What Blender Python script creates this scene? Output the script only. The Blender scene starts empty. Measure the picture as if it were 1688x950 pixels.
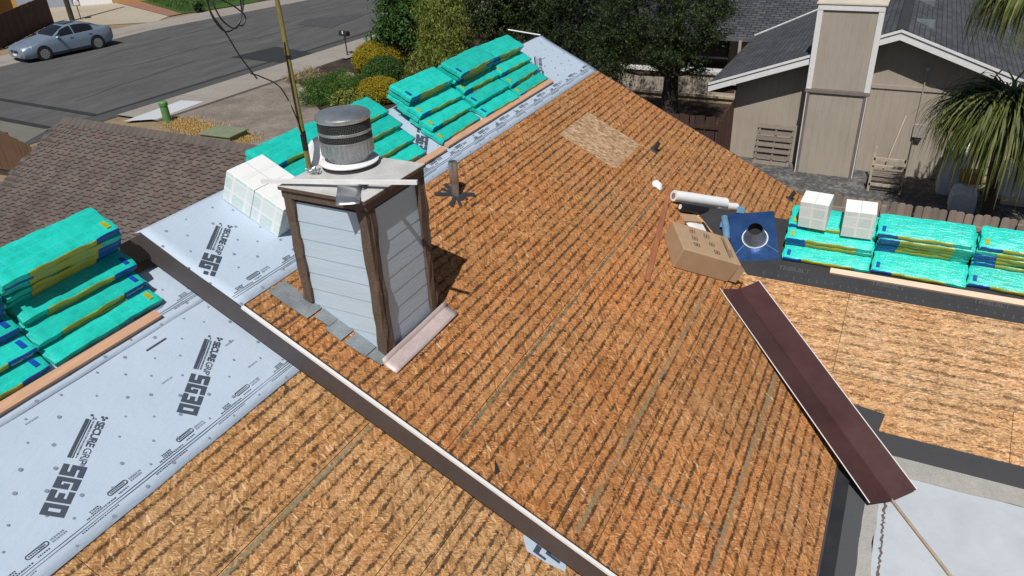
import bpy, bmesh, math, random
import numpy as np
from mathutils import Matrix, Vector
R = math.radians
rng = random.Random(7)
S = bpy.context.scene
COL = S.collection

# ------------------------------------------------------------------ camera
CAM_POS = Vector((0, 0, 8.3))
def cam_rot(pitch, roll, yaw):
    cp, sp = math.cos(R(pitch)), math.sin(R(pitch)); cr, sr = math.cos(R(roll)), math.sin(R(roll))
    fwd = Vector((cp, 0, -sp)); right = Vector((0, -1, 0)); down = fwd.cross(right)
    r2 = right * cr + down * sr; d2 = -right * sr + down * cr
    return Matrix.Rotation(R(yaw), 3, 'Z') @ Matrix((r2, -d2, -fwd)).transposed()
cam_d = bpy.data.cameras.new('camera'); cam = bpy.data.objects.new('camera', cam_d); COL.objects.link(cam)
cam_d.sensor_width = 36; cam_d.lens = 1238.08 / 1688 * 36; cam_d.clip_start = .05; cam_d.clip_end = 600
cam.matrix_world = Matrix.Translation(CAM_POS) @ cam_rot(29.814, 2.879, 28.11).to_4x4()
S.camera = cam
# ------------------------------------------------------------------ sky, sun, exposure
SUN_TO = Vector((-.94, -.22, 1.485)).normalized()
elev = math.asin(SUN_TO.z); azr = math.atan2(SUN_TO.x, SUN_TO.y)
w = bpy.data.worlds.new('World'); S.world = w; w.use_nodes = True
nt = w.node_tree; bg = nt.nodes['Background']
sky = nt.nodes.new('ShaderNodeTexSky'); sky.sky_type = 'NISHITA'; sky.sun_disc = False
sky.sun_elevation = elev; sky.sun_rotation = azr % (2 * math.pi)
nt.links.new(sky.outputs[0], bg.inputs[0]); bg.inputs[1].default_value = .05
sl = bpy.data.lights.new('sun', 'SUN'); sl.energy = 5.0; sl.angle = R(.53); sl.color = (1, .96, .9)
so = bpy.data.objects.new('sun', sl); COL.objects.link(so); so.location = (-20, -6, 40)
so.rotation_euler = (-SUN_TO).to_track_quat('-Z', 'Y').to_euler()
vs = S.view_settings; vs.view_transform = 'Standard'; vs.look = 'None'; vs.gamma = 1; vs.exposure = -.22
vs.use_curve_mapping = False
S.cycles.max_bounces = 6; S.cycles.use_denoising = True

# ------------------------------------------------------------------ node helpers
class NT:
    def __init__(s, name):
        s.m = bpy.data.materials.new(name); s.m.use_nodes = True; s.t = s.m.node_tree
        s.b = s.t.nodes['Principled BSDF']
    def n(s, typ, **kw):
        nd = s.t.nodes.new('ShaderNode' + typ)
        for k, v in kw.items(): setattr(nd, k, v)
        return nd
    def set(s, sock, v):
        if v is None: return
        if hasattr(v, 'is_linked') or isinstance(v, bpy.types.NodeSocket): s.t.links.new(v, sock)
        else: sock.default_value = v
    def pos(s): return s.n('NewGeometry').outputs['Position']
    def objc(s): return s.n('TexCoord').outputs['Object']
    def objrand(s): return s.n('ObjectInfo').outputs['Random']
    def island(s): return s.n('NewGeometry').outputs['Random Per Island']
    def map(s, v, scale=(1, 1, 1), rot=(0, 0, 0), loc=(0, 0, 0)):
        m = s.n('Mapping'); s.set(m.inputs['Vector'], v); m.inputs['Scale'].default_value = scale
        m.inputs['Rotation'].default_value = rot; m.inputs['Location'].default_value = loc
        return m.outputs[0]
    def noise(s, v, scale, detail=3, rough=.55, dist=0):
        x = s.n('TexNoise'); s.set(x.inputs['Vector'], v); x.inputs['Scale'].default_value = scale
        x.inputs['Detail'].default_value = detail; x.inputs['Roughness'].default_value = rough
        x.inputs['Distortion'].default_value = dist
        return x.outputs['Fac']
    def voro(s, v, scale=1, feature='F1', rand=1):
        x = s.n('TexVoronoi', feature=feature); s.set(x.inputs['Vector'], v); x.inputs['Scale'].default_value = scale
        x.inputs['Randomness'].default_value = rand
        return x
    def math(s, op, a, b=None, c=None, clamp=False):
        x = s.n('Math', operation=op); x.use_clamp = clamp
        s.set(x.inputs[0], a); s.set(x.inputs[1], b); s.set(x.inputs[2], c)
        return x.outputs[0]
    def vmath(s, op, a, b=None):
        x = s.n('VectorMath', operation=op); s.set(x.inputs[0], a); s.set(x.inputs[1], b); return x.outputs[0]
    def ramp(s, f, stops, interp='LINEAR'):
        x = s.n('ValToRGB'); s.set(x.inputs[0], f); cr = x.color_ramp; cr.interpolation = interp
        while len(cr.elements) > 1: cr.elements.remove(cr.elements[-1])
        for i, (p, c) in enumerate(stops):
            e = cr.elements[0] if i == 0 else cr.elements.new(p)
            e.position = p; e.color = (c, c, c, 1) if isinstance(c, (int, float)) else (*c, 1)
        return x.outputs[0]
    def mix(s, f, a, b, mode='MIX'):
        x = s.n('Mix', data_type='RGBA', blend_type=mode)
        s.set(x.inputs[0], f); s.set(x.inputs[6], (*a, 1) if isinstance(a, tuple) else a); s.set(x.inputs[7], (*b, 1) if isinstance(b, tuple) else b)
        return x.outputs[2]
    def sep(s, v):
        x = s.n('SeparateXYZ'); s.set(x.inputs[0], v); return x.outputs
    def comb(s, a, b, c):
        x = s.n('CombineXYZ'); s.set(x.inputs[0], a); s.set(x.inputs[1], b); s.set(x.inputs[2], c); return x.outputs[0]
    def bump(s, h, strength=.3, dist=.01):
        x = s.n('Bump'); s.set(x.inputs['Height'], h); x.inputs['Strength'].default_value = strength
        x.inputs['Distance'].default_value = dist; s.t.links.new(x.outputs[0], s.b.inputs['Normal'])
    def out(s, color=None, rough=None, metal=None, spec=None):
        if isinstance(color, tuple): color = (*color, 1)
        s.set(s.b.inputs['Base Color'], color); s.set(s.b.inputs['Roughness'], rough); s.set(s.b.inputs['Metallic'], metal)
        s.set(s.b.inputs['Specular IOR Level'], spec)
        return s.m

def sc_(c, k): return tuple(min(1, x * k) for x in c)
def pm(name, col, rough=.6, var=.25, scale=6, metal=0, bump=.15, bscale=40, bdist=.004, stretch=(1, 1, 1), fine=.12, spec=.5, orand=0):
    m = NT(name); p = m.map(m.objc(), stretch)
    f1 = m.noise(p, scale, 4, .6); f2 = m.noise(p, scale * 9, 3, .6)
    f = m.math('ADD', m.math('MULTIPLY', f1, 1 - fine * 2), m.math('MULTIPLY', f2, fine * 2))
    c = m.ramp(f, [(.28, sc_(col, 1 - var)), (.5, col), (.72, sc_(col, 1 + var))])
    if orand:
        c = m.mix(1, c, m.ramp(m.objrand(), [(0, 1 - orand), (1, 1 + orand)]), 'MULTIPLY')
    if bump: m.bump(m.noise(p, bscale, 4, .6), bump, bdist)
    r = m.math('ADD', m.math('MULTIPLY', m.math('SUBTRACT', f1, .5), .25), rough, clamp=True)
    return m.out(c, r, metal, spec)
def plain(name, col, rough=.5, metal=0, spec=.5):
    m = NT(name); return m.out(col, rough, metal, spec)

# ------------------------------------------------------------------ mesh helpers
class MB:
    def __init__(s): s.v = []; s.f = []; s.mi = []; s.cur = 0
    def add(s, vs, fs):
        b = len(s.v); s.v += [tuple(x) for x in vs]; s.f += [tuple(b + i for i in f) for f in fs]; s.mi += [s.cur] * len(fs)
    def box(s, lo, hi, M=None):
        x0, y0, z0 = lo; x1, y1, z1 = hi
        vs = [(x0, y0, z0), (x1, y0, z0), (x1, y1, z0), (x0, y1, z0), (x0, y0, z1), (x1, y0, z1), (x1, y1, z1), (x0, y1, z1)]
        if M: vs = [M @ Vector(v) for v in vs]
        s.add(vs, [(0, 3, 2, 1), (4, 5, 6, 7), (0, 1, 5, 4), (1, 2, 6, 5), (2, 3, 7, 6), (3, 0, 4, 7)]); return s
    def prism(s, poly, z0, z1, M=None):
        n = len(poly); vs = [(x, y, z0) for x, y in poly] + [(x, y, z1) for x, y in poly]
        if M: vs = [M @ Vector(v) for v in vs]
        s.add(vs, [tuple(reversed(range(n))), tuple(range(n, 2 * n))] + [(i, (i + 1) % n, n + (i + 1) % n, n + i) for i in range(n)]); return s
    def sheet(s, poly, z, M=None):
        vs = [(x, y, z) for x, y in poly]
        if M: vs = [M @ Vector(v) for v in vs]
        s.add(vs, [tuple(range(len(poly)))]); return s
    def tube(s, pts, rad, n=8, cap=True):
        pts = [Vector(p) for p in pts]; k = len(pts); rads = rad if isinstance(rad, (list, tuple)) else [rad] * k
        vs = []; up = None
        for i, p in enumerate(pts):
            d = (pts[min(i + 1, k - 1)] - pts[max(i - 1, 0)]).normalized()
            if up is None: up = d.orthogonal().normalized()
            a = (up - d * up.dot(d)).normalized(); up = a; b = d.cross(a)
            vs += [p + (a * math.cos(2 * math.pi * j / n) + b * math.sin(2 * math.pi * j / n)) * rads[i] for j in range(n)]
        fs = [(i * n + j, i * n + (j + 1) % n, (i + 1) * n + (j + 1) % n, (i + 1) * n + j) for i in range(k - 1) for j in range(n)]
        if cap: fs += [tuple(reversed(range(n))), tuple((k - 1) * n + j for j in range(n))]
        s.add(vs, fs); return s
    def lathe(s, prof, c=(0, 0, 0), n=24, cap0=False, cap1=False):
        vs = [(c[0] + r * math.cos(2 * math.pi * j / n), c[1] + r * math.sin(2 * math.pi * j / n), c[2] + z) for r, z in prof for j in range(n)]
        k = len(prof)
        fs = [(i * n + j, i * n + (j + 1) % n, (i + 1) * n + (j + 1) % n, (i + 1) * n + j) for i in range(k - 1) for j in range(n)]
        if cap0: fs.append(tuple(reversed(range(n))))
        if cap1: fs.append(tuple((k - 1) * n + j for j in range(n)))
        s.add(vs, fs); return s
    def grid(s, fn, nu, nv):
        vs = [fn(i / nu, j / nv) for j in range(nv + 1) for i in range(nu + 1)]
        s.add(vs, [(j * (nu + 1) + i, j * (nu + 1) + i + 1, (j + 1) * (nu + 1) + i + 1, (j + 1) * (nu + 1) + i) for j in range(nv) for i in range(nu)]); return s
    def mesh(s, name, mats, smooth=False):
        me = bpy.data.meshes.new(name); me.from_pydata(s.v, [], s.f)
        for m in (mats if isinstance(mats, (list, tuple)) else [mats]): me.materials.append(m)
        if any(s.mi): me.polygons.foreach_set('material_index', s.mi)
        if smooth:
            me.polygons.foreach_set('use_smooth', [True] * len(me.polygons))
            try: me.set_sharp_from_angle(angle=R(40))
            except Exception: pass
        me.update(); return me
def link(name, me, parent=None, M=None):
    o = bpy.data.objects.new(name, me); COL.objects.link(o)
    if parent: o.parent = parent
    if M is not None: o.matrix_basis = M
    return o
def part(name, mb, mat, parent=None, smooth=False, M=None, bevel=0, label=None):
    o = link(name, mb.mesh(name, mat, smooth), parent, M)
    if bevel:
        b = o.modifiers.new('bevel', 'BEVEL'); b.width = bevel; b.segments = 2; b.limit_method = 'ANGLE'
    if label: o['label'] = label
    return o
def tag(o, label, cat, group=None):
    o['label'] = label; o['category'] = cat
    if group: o['group'] = group
    return o
def thing(name, label, cat, M=None, group=None):
    o = link(name, None, None, M if M is not None else Matrix()); o.empty_display_size = .2
    return tag(o, label, cat, group)
def struct(name, mb, mat, smooth=False):
    o = part(name, mb, mat, None, smooth); o['kind'] = 'structure'; return o
def setz(mb, fn): mb.v = [fn(Vector(v)) for v in mb.v]
def text_mesh(body, size, mat, offset=0, align='LEFT', spacing=1):
    c = bpy.data.curves.new('lettering', 'FONT'); c.body = body; c.size = size; c.offset = offset; c.align_x = align
    c.space_character = spacing; c.resolution_u = 3
    o = bpy.data.objects.new('lettering', c); COL.objects.link(o)
    dg = bpy.context.evaluated_depsgraph_get(); me = bpy.data.meshes.new_from_object(o.evaluated_get(dg))
    bpy.data.objects.remove(o); bpy.data.curves.remove(c)
    me.materials.clear(); me.materials.append(mat); return me

# ------------------------------------------------------------------ frames of the roof planes
PITCH = R(26.22); CP, SP, TP = math.cos(PITCH), math.sin(PITCH), math.tan(PITCH)
def frame(o, t, s):
    t = Vector(t); s = Vector(s); n = t.cross(s)
    M = Matrix((t, s, n)).transposed().to_4x4(); M.translation = Vector(o); return M
YR, ZR = 6.2, 5.33                         # main ridge
FA = frame((0, YR, ZR), (1, 0, 0), (0, CP, SP))
DROP = .4
FC = frame((0, YR, ZR - DROP), (1, 0, 0), (0, CP, SP))
XD, ZD = 10.66, 2.2 + (10.66 - 7.962) * TP
FD = frame((XD, 0, ZD), (0, -1, 0), (CP, 0, SP))
XB, ZB = 8.53, 4.4
FB = frame((XB, 0, ZB), (0, -1, 0), (CP, 0, SP))
def sA(y): return (y - YR) / CP            # slope coordinate of a plan y on A / C
def sD(x): return (x - XD) / CP

# ------------------------------------------------------------------ materials
def osb(name, axis, tone, dark=1., seed=0, stripe=.114, along=False, chips=1.):
    m = NT(name); p = m.pos(); x, y, z = m.sep(p)
    u, v = (x, y) if axis == 'x' else (y, x)
    v = m.math('DIVIDE', v, CP)
    q = m.comb(u, v, seed)
    nz = m.n('TexNoise'); m.set(nz.inputs['Vector'], q); nz.inputs['Scale'].default_value = 14; nz.inputs['Detail'].default_value = 2
    sc = m.n('VectorMath', operation='SCALE'); m.set(sc.inputs[0], nz.outputs['Color']); sc.inputs['Scale'].default_value = .022
    wq = m.vmath('ADD', q, sc.outputs[0])
    def strands(su, sv, ang, off):
        r = m.map(wq, (1, 1, 1), (0, 0, R(ang * .4 + 90 if along else ang)), (off, off * .7, 0)); g_ = 1.35 if along else 1.15
        return m.voro(m.map(r, (su * g_, sv * g_, 1)), 1)
    a = strands(85, 17, 10, 0); b = strands(100, 20, -42, 3.1); c = strands(50, 11, 50, 7.7)
    ca = m.sep(a.outputs['Color']); cb = m.sep(b.outputs['Color']); cc = m.sep(c.outputs['Color'])
    def pick(f_, c_, th): 
        g_ = m.math('GREATER_THAN', c_[1], th); return m.math('ADD', m.math('MULTIPLY', f_, m.math('SUBTRACT', 1, g_)), m.math('MULTIPLY', c_[2], g_))
    f = pick(pick(ca[0], cb, .55), cc, .68)
    f = m.math('ADD', m.math('MULTIPLY', f, .60), .20)
    big = m.noise(q, 1.1, 3, .6); mid = m.noise(q, 6, 4, .65)
    f = m.math('ADD', f, m.math('MULTIPLY', m.math('SUBTRACT', mid, .5), .45))
    t = tone
    col = m.ramp(f, [(.12, sc_(t, .38)), (.33, sc_(t, .72)), (.5, t), (.66, (t[0] * 1.22, t[1] * 1.3, t[2] * 1.4)), (.88, (t[0] * 1.6, t[1] * 1.9, t[2] * 2.4))])
    col = m.mix(m.ramp(big, [(.35, 0), (.7, .7)]), col, m.mix(1, col, (1.10, .90, .74), 'MULTIPLY'))
    pale = m.noise(m.comb(u, m.math('MULTIPLY', v, 1.4), seed + 9), 2.1, 4, .65)
    col = m.mix(m.ramp(pale, [(.52, 0), (.72, .38)]), col, (t[0] * 1.25, t[1] * 1.45, t[2] * 1.8))
    col = m.mix(1, col, m.ramp(m.objrand(), [(0, (.88, .93, .98)), (.35, (1.06, 1.0, .92)), (.7, (1.0, 1.02, 1.05)), (1, (1.16, 1.08, 1.0))]), 'MULTIPLY')
    # pale chips lying across the courses
    for su, sv, an, off, th in ((46, 10, 8, 15.3, .982), (80, 15, -26, 21.7, .968), (32, 8, 24, 31.1, .990)):
        ch = strands(su, sv, an, off); cr = m.sep(ch.outputs['Color'])
        chip = m.math('MULTIPLY', m.math('GREATER_THAN', cr[0], th), m.ramp(ch.outputs['Distance'], [(.34, chips), (.40, 0)]))
        col = m.mix(chip, col, m.ramp(cr[1], [(0, (t[0] * 1.5, t[1] * 1.8, t[2] * 2.2)), (1, (.72, .52, .34))]))
    # dark residue where the old shingle courses ended
    wob = m.math('MULTIPLY', m.math('SUBTRACT', m.noise(q, 3, 2), .5), .035)
    sv_ = m.math('DIVIDE', m.math('ADD', v, m.math('ADD', wob, 50)), stripe)
    wn = m.n('TexWhiteNoise', noise_dimensions='1D'); m.set(wn.inputs['W'], m.math('FLOOR', sv_))
    fr = m.math('ADD', m.math('FRACT', sv_), m.math('MULTIPLY', m.math('SUBTRACT', wn.outputs['Value'], .5), .3))
    line = m.ramp(fr, [(.24, 0), (.42, .85), (.50, 1), (.58, .85), (.78, 0)])
    line = m.math('MULTIPLY', line, m.ramp(m.sep(wn.outputs['Color'])[1], [(0, .84), (1, 1.0)]))
    line = m.math('MULTIPLY', line, m.ramp(m.noise(m.comb(u, v, seed + 14), 1.0, 4, .65), [(.34, .74), (.54, 1)]))
    spk = m.noise(m.map(wq, (1, .8, 1)), 40, 5, .8); blot = m.noise(m.comb(u, m.math('MULTIPLY', v, 1.5), seed + 4), 6.0, 4, .7)
    e_ = m.math('ADD', m.math('ADD', m.math('MULTIPLY', spk, .62), m.math('MULTIPLY', blot, .38)), m.math('MULTIPLY', line, .195 * (.7 + .3 * dark)))
    k = m.math('MULTIPLY', m.ramp(e_, [(.592, 0), (.67, 1)]), .86 * (.45 + .55 * dark), clamp=True)
    col = m.mix(k, col, (.028, .018, .012))
    sp2 = m.math('MULTIPLY', m.ramp(m.noise(m.map(wq, (.45, 1, 1) if along else (1, .6, 1)), 70, 4, .8), [(.585, 0), (.64, 1)]), .62)
    col = m.mix(sp2, col, (t[0] * .16, t[1] * .16, t[2] * .2))
    pits = m.ramp(m.noise(q, 9, 1, .5), [(.735, 0), (.755, 1)])
    col = m.mix(m.math('MULTIPLY', pits, .8 * dark), col, (.02, .014, .01))
    grain = m.noise(wq, 85, 4, .8)
    col = m.mix(1, col, m.ramp(grain, [(.25, .60), (.75, 1.38)]), 'MULTIPLY')
    h = m.math('ADD', m.math('MULTIPLY', f, .6), m.math('SUBTRACT', m.math('MULTIPLY', grain, .4), m.math('MULTIPLY', k, .5)))
    m.bump(h, .4, .004)
    return m.out(col, .8, 0, .2)
OSB_A = osb('osb_weathered', 'x', (.375, .177, .067), 1.0, 0)
OSB_C = osb('osb_weathered_lower', 'x', (.43, .24, .104), .95, 3.3)
OSB_D = osb('osb_pale', 'y', (.47, .285, .145), .6, 6.1, .142, True, .6)
def new_osb():
    m = NT('osb_new'); q = m.pos()
    def st(s, a): return m.sep(m.voro(m.map(m.map(q, (1, 1, 1), (0, 0, R(a))), s)).outputs['Color'])[0]
    f = m.math('ADD', m.math('MULTIPLY', st((50, 17, 9), 20), .5), m.math('MULTIPLY', st((44, 15, 9), -50), .5))
    g = m.noise(q, 60, 3, .7)
    c = m.ramp(f, [(.1, (.20, .115, .06)), (.4, (.37, .23, .125)), (.65, (.46, .31, .19)), (.9, (.58, .43, .29))])
    c = m.mix(m.ramp(g, [(.6, 0), (.72, .8)]), c, (.12, .07, .035))
    m.bump(f, .3, .003); return m.out(c, .75, 0, .3)
M_OSBNEW = new_osb()
def under():
    m = NT('synthetic_underlayment'); p = m.pos()
    a = m.noise(p, 2.2, 3, .5); b = m.noise(m.map(p, (1.2, 5, 5)), 7, 3, .6)
    c = m.ramp(a, [(.3, (.425, .515, .63)), (.7, (.45, .54, .655))])
    d = m.noise(p, 16, 4, .7); c = m.mix(m.ramp(d, [(.66, 0), (.85, .2)]), c, (.40, .45, .5))
    fw = m.noise(m.map(p, (1, 2.5, 2.5), (0, 0, R(35))), 4.5, 4, .62, 1.2); c = m.mix(m.ramp(m.noise(p, 3.3, 5, .7), [(.6, 0), (.8, .15)]), c, (.38, .44, .53)); m.bump(m.math('ADD', m.math('MULTIPLY', a, .9), m.math('ADD', m.math('MULTIPLY', b, .4), m.math('MULTIPLY', fw, .6))), .26, .03); return m.out(c, .55, 0, .3)
M_UNDER = under()
M_PRINT = plain('dark_print', (.05, .066, .095), .6)
M_PRINT2 = plain('faint_print', (.2, .24, .31), .6)
M_BLACKU = pm('black_felt', (.022, .023, .027), .6, .3, 4, bump=.4, bscale=60, bdist=.004)
M_GRANU = pm('granulated_cap_sheet', (.075, .078, .084), .85, .35, 120, bump=.5, bscale=250, bdist=.003, fine=.3)
M_TRIB = plain('grey_print', (.055, .058, .062), .6)
M_FASCIA = pm('fascia_brown_paint', (.072, .060, .063), .5, .28, 2.2, bump=.1, stretch=(1, .3, .3))
M_WHITE = pm('white_paint', (.74, .74, .74), .45, .08, 8, bump=.05)
M_WOODRAW = pm('raw_lumber', (.55, .33, .21), .65, .22, 3, stretch=(1, 9, 9), bump=.15, bscale=30)
M_WOODPALE = pm('pale_lumber', (.68, .53, .40), .65, .15, 3, stretch=(1, 9, 9), bump=.1)
M_SHEET_EDGE = plain('deck_shadow', (.02, .015, .01), .9)
M_STUCCO = pm('stucco', (.42, .35, .28), .9, .1, 4, bump=.3)
def shingle_mat(name, ca, cb, cc, tabs=5.5):
    m = NT(name); p = m.pos(); x, y, z = m.sep(p)
    vo = m.voro(m.comb(m.math('MULTIPLY', y, tabs), m.math('MULTIPLY', x, 8.0), 0), 1, rand=.9)
    r = m.sep(vo.outputs['Color']); big = m.noise(p, .9, 3, .6)
    f = m.math('ADD', m.math('MULTIPLY', r[0], .34), m.math('ADD', m.math('MULTIPLY', big, .5), .1))
    c = m.ramp(f, [(.22, ca), (.5, cb), (.8, cc)])
    c = m.mix(1, c, m.ramp(m.objrand(), [(0, .93), (1, 1.07)]), 'MULTIPLY')
    g = m.noise(p, 240, 3, .8); c = m.mix(1, c, m.ramp(g, [(.25, .6), (.75, 1.45)]), 'MULTIPLY')
    st = m.noise(m.map(p, (.6, 2.2, 1)), 1.4, 4, .6); c = m.mix(1, c, m.ramp(st, [(.3, .8), (.7, 1.12)]), 'MULTIPLY')
    m.bump(g, .4, .003); return m.out(c, .9, 0, .2)
M_SHIN = shingle_mat('brown_shingle', (.082, .066, .058), (.128, .098, .088), (.118, .110, .096))
M_SHINCAP = pm('brown_shingle_cap', (.105, .086, .08), .9, .25, 3, bump=.4, bscale=200, fine=.3, orand=.1)
def wrap_mat():
    m = NT('teal_plastic_wrap'); p = m.objc(); x, y, z = m.sep(p)
    n1 = m.noise(p, 7, 3, .6); n2 = m.noise(m.map(p, (.5, 4, 4), (0, 0, .25)), 9, 4, .65, .8)
    c = m.ramp(n1, [(.3, (.012, .50, .40)), (.7, (.02, .62, .53))])
    br = m.n('TexBrick'); br.inputs['Scale'].default_value = 1; m.set(br.inputs['Vector'], m.map(p, (1, 1, 1), (0, 0, 0), (.06, .03, 0)))
    br.offset = 0; br.inputs['Brick Width'].default_value = .115; br.inputs['Row Height'].default_value = .085; br.inputs['Mortar Size'].default_value = .012
    br.inputs['Color1'].default_value = (1, 1, 1, 1); br.inputs['Color2'].default_value = (0, 0, 0, 1); br.inputs['Mortar'].default_value = (0, 0, 0, 1)
    pr = m.noise(m.map(p, (1, 2.2, 1)), 95, 2, .6)
    pf = m.math('MULTIPLY', m.math('MULTIPLY', br.outputs['Color'], m.ramp(pr, [(.45, 0), (.6, 1)])), .55)
    c = m.mix(pf, c, (.008, .25, .23))
    c = m.mix(m.ramp(n2, [(.62, 0), (.82, .6)]), c, (.25, .75, .70))  # highlights on the crinkled film, put into the colour as pale streaks
    c = m.mix(1, c, m.ramp(m.objrand(), [(0, .86), (1, 1.12)]), 'MULTIPLY')
    cr_ = m.noise(m.map(p, (.7, 2.4, 2.4), (0, 0, .4)), 7, 4, .6, 1.2); m.bump(m.math('ADD', cr_, m.math('MULTIPLY', n2, .8)), .5, .02)
    return m.out(c, m.ramp(n2, [(.3, .36), (.8, .2)]), 0, .6)
M_WRAP = wrap_mat()
M_OLIVE = pm('olive_print_band', (.40, .38, .018), .34, .35, 9, bump=.6, bscale=18, bdist=.012, stretch=(.4, 2, 2))
M_BLUE = pm('blue_print_band', (.008, .075, .38), .34, .35, 9, bump=.6, bscale=18, bdist=.012, stretch=(.5, 2, 2))
M_WTXT = plain('white_lettering', (.62, .7, .8), .5)
M_CARTON_W = None
def carton():
    m = NT('white_carton'); p = m.objc(); x, y, z = m.sep(p)
    br = m.n('TexBrick'); m.set(br.inputs['Vector'], m.comb(m.math('ADD', x, y), z, 0)); br.offset = 0
    br.inputs['Scale'].default_value = 1; br.inputs['Brick Width'].default_value = .18; br.inputs['Row Height'].default_value = .16; br.inputs['Mortar Size'].default_value = .014
    br.inputs['Color1'].default_value = (1, 1, 1, 1); br.inputs['Color2'].default_value = (.45, .45, .45, 1); br.inputs['Mortar'].default_value = (0, 0, 0, 1)
    nm = m.sep(m.n('TexCoord').outputs['Normal'])[2]
    lines = m.ramp(m.noise(m.map(p, (1, 1, 6)), 28, 3, .7), [(.4, .35), (.6, .9)])
    side = m.math('LESS_THAN', m.math('ABSOLUTE', nm), .5)
    k = m.math('MULTIPLY', m.math('MULTIPLY', m.sep(br.outputs['Color'])[0], side), lines)
    c = m.mix(m.math('MULTIPLY', k, 1.0), (.78, .79, .79), (.42, .62, .60))
    m.bump(m.noise(p, 20, 3), .2, .006); return m.out(c, .6, 0, .3)
M_CARTON_W = carton()
M_SIDING = pm('pale_grey_siding_paint', (.465, .565, .66), .5, .06, 3, bump=.3, bscale=14, stretch=(.6, .6, 3), bdist=.008)
M_ROUGH = pm('weathered_brown_trim', (.115, .078, .056), .85, .7, 7, bump=.9, bscale=26, stretch=(4, 4, .8), bdist=.012, fine=.35)
M_GALV = pm('galvanised_metal', (.50, .52, .54), .38, .22, 5, metal=.85, bump=.1)
M_GALV_DARK = pm('dull_flue_metal', (.42, .44, .47), .34, .35, 6, metal=.8, bump=.2, fine=.3)
M_CAPMET = pm('weathered_cap_metal', (.53, .53, .52), .55, .22, 5, metal=.1, bump=.15)
M_LEAD = pm('old_lead_flashing', (.235, .265, .28), .55, .35, 7, metal=.25, bump=.25, fine=.25)
M_PINK = pm('painted_apron_flashing', (.52, .42, .41), .5, .22, 9, metal=.1, bump=.2, fine=.3)
M_DARKMESH = plain('dark_screen', (.012, .013, .015), .5, .4)
M_MESHWIRE = plain('screen_wire', (.18, .185, .19), .45, .7)
M_TAR = pm('black_tar_strip', (.03, .032, .038), .7, .3, 8)
M_KRAFT = pm('kraft_cardboard', (.40, .27, .165), .8, .1, 5, bump=.2, bscale=18)
M_KPRINT = plain('carton_print', (.09, .06, .04), .7)
M_BLUEMET = pm('blue_flashing_metal', (.030, .085, .24), .3, .2, 4, metal=.55, bump=.08)
M_BLUELT = pm('blue_plastic_film', (.12, .25, .40), .35, .25, 8, metal=.1)
M_MAROON = pm('maroon_valley_metal', (.066, .028, .029), .42, .22, 2.2, metal=.1, bump=.12, bscale=5, bdist=.02)
M_BLACKPL = pm('black_plastic_roll', (.012, .013, .016), .35, .3, 8)
M_PAPER = pm('white_paper', (.74, .76, .77), .6, .06, 8)
M_REDWOOD = pm('red_brown_board', (.33, .125, .062), .7, .3, 5, stretch=(1, 6, 6))
M_POLEY = pm('green_brown_mast', (.21, .18, .05), .6, .4, 8, stretch=(1, 1, .25), fine=.3)
M_CABLE = plain('black_cable', (.012, .012, .013), .5)
M_STICK = pm('weathered_wood_pole', (.40, .31, .21), .7, .25, 6, stretch=(1, 1, 1))
def white_roof():
    m = NT('white_coated_roof'); p = m.pos()
    a = m.noise(p, 2.5, 4, .65); c = m.ramp(a, [(.3, (.43, .47, .52)), (.65, (.50, .54, .59))])
    d = m.noise(p, 9, 4, .7); c = m.mix(m.ramp(d, [(.6, 0), (.75, .4)]), c, (.36, .37, .38))
    m.bump(d, .25, .006); return m.out(c, .7, 0, .3)
M_WROOF = white_roof()
M_WROOF2 = pm('bare_grey_roof_strip', (.36, .35, .33), .8, .25, 5, fine=.3)
def ground_mat(name, ca, cb, cc, s1=1.2, s2=60, bump=.4):
    m = NT(name); p = m.pos(); a = m.noise(p, s1, 5, .6); g = m.noise(p, s2, 3, .75)
    f = m.math('ADD', m.math('MULTIPLY', a, .5), m.math('MULTIPLY', g, .5))
    c = m.ramp(f, [(.3, ca), (.5, cb), (.7, cc)]); m.bump(g, bump, .02); return m.out(c, .92, 0, .2)
M_DIRT = ground_mat('dry_soil', (.16, .12, .08), (.25, .19, .12), (.34, .26, .17))
M_GRAVEL = ground_mat('grey_gravel', (.03, .031, .033), (.10, .10, .10), (.30, .295, .285), 2.5, 9, .9)
M_MULCH = ground_mat('dark_mulch', (.018, .013, .010), (.045, .033, .026), (.10, .075, .06), 1.5, 30, .9)
M_AGG = ground_mat('aggregate_drive', (.10, .085, .075), (.20, .172, .15), (.34, .30, .26), .8, 16, .4)
M_CONC = ground_mat('pale_concrete', (.235, .215, .19), (.285, .26, .235), (.33, .305, .28), .5, 8, .1)
M_CONC2 = ground_mat('white_concrete', (.42, .45, .48), (.47, .50, .53), (.52, .545, .57), .7, 10, .1)
M_CONCT = ground_mat('tan_concrete', (.32, .275, .21), (.37, .325, .255), (.42, .375, .30), .4, 8, .1)
def asphalt():
    m = NT('asphalt'); p = m.pos(); q = m.map(p, (.30, 1.4, 1))
    a = m.noise(q, 1.1, 6, .7); g = m.noise(p, 45, 3, .8)
    c = m.ramp(a, [(.3, (.066, .066, .068)), (.55, (.094, .094, .095)), (.75, (.128, .127, .124))])
    c = m.mix(1, c, m.ramp(g, [(.3, .8), (.7, 1.2)]), 'MULTIPLY'); m.bump(g, .3, .01); return m.out(c, .85, 0, .3)
M_ASPH = asphalt()
M_TARD = pm('fresh_asphalt_patch', (.022, .023, .026), .8, .2, 3)
M_TARM = pm('worn_asphalt_patch', (.062, .062, .064), .85, .2, 3)
M_GRASS_BASE = ground_mat('lawn_soil', (.03, .06, .012), (.045, .09, .018), (.06, .11, .025), 2, 40)
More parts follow.
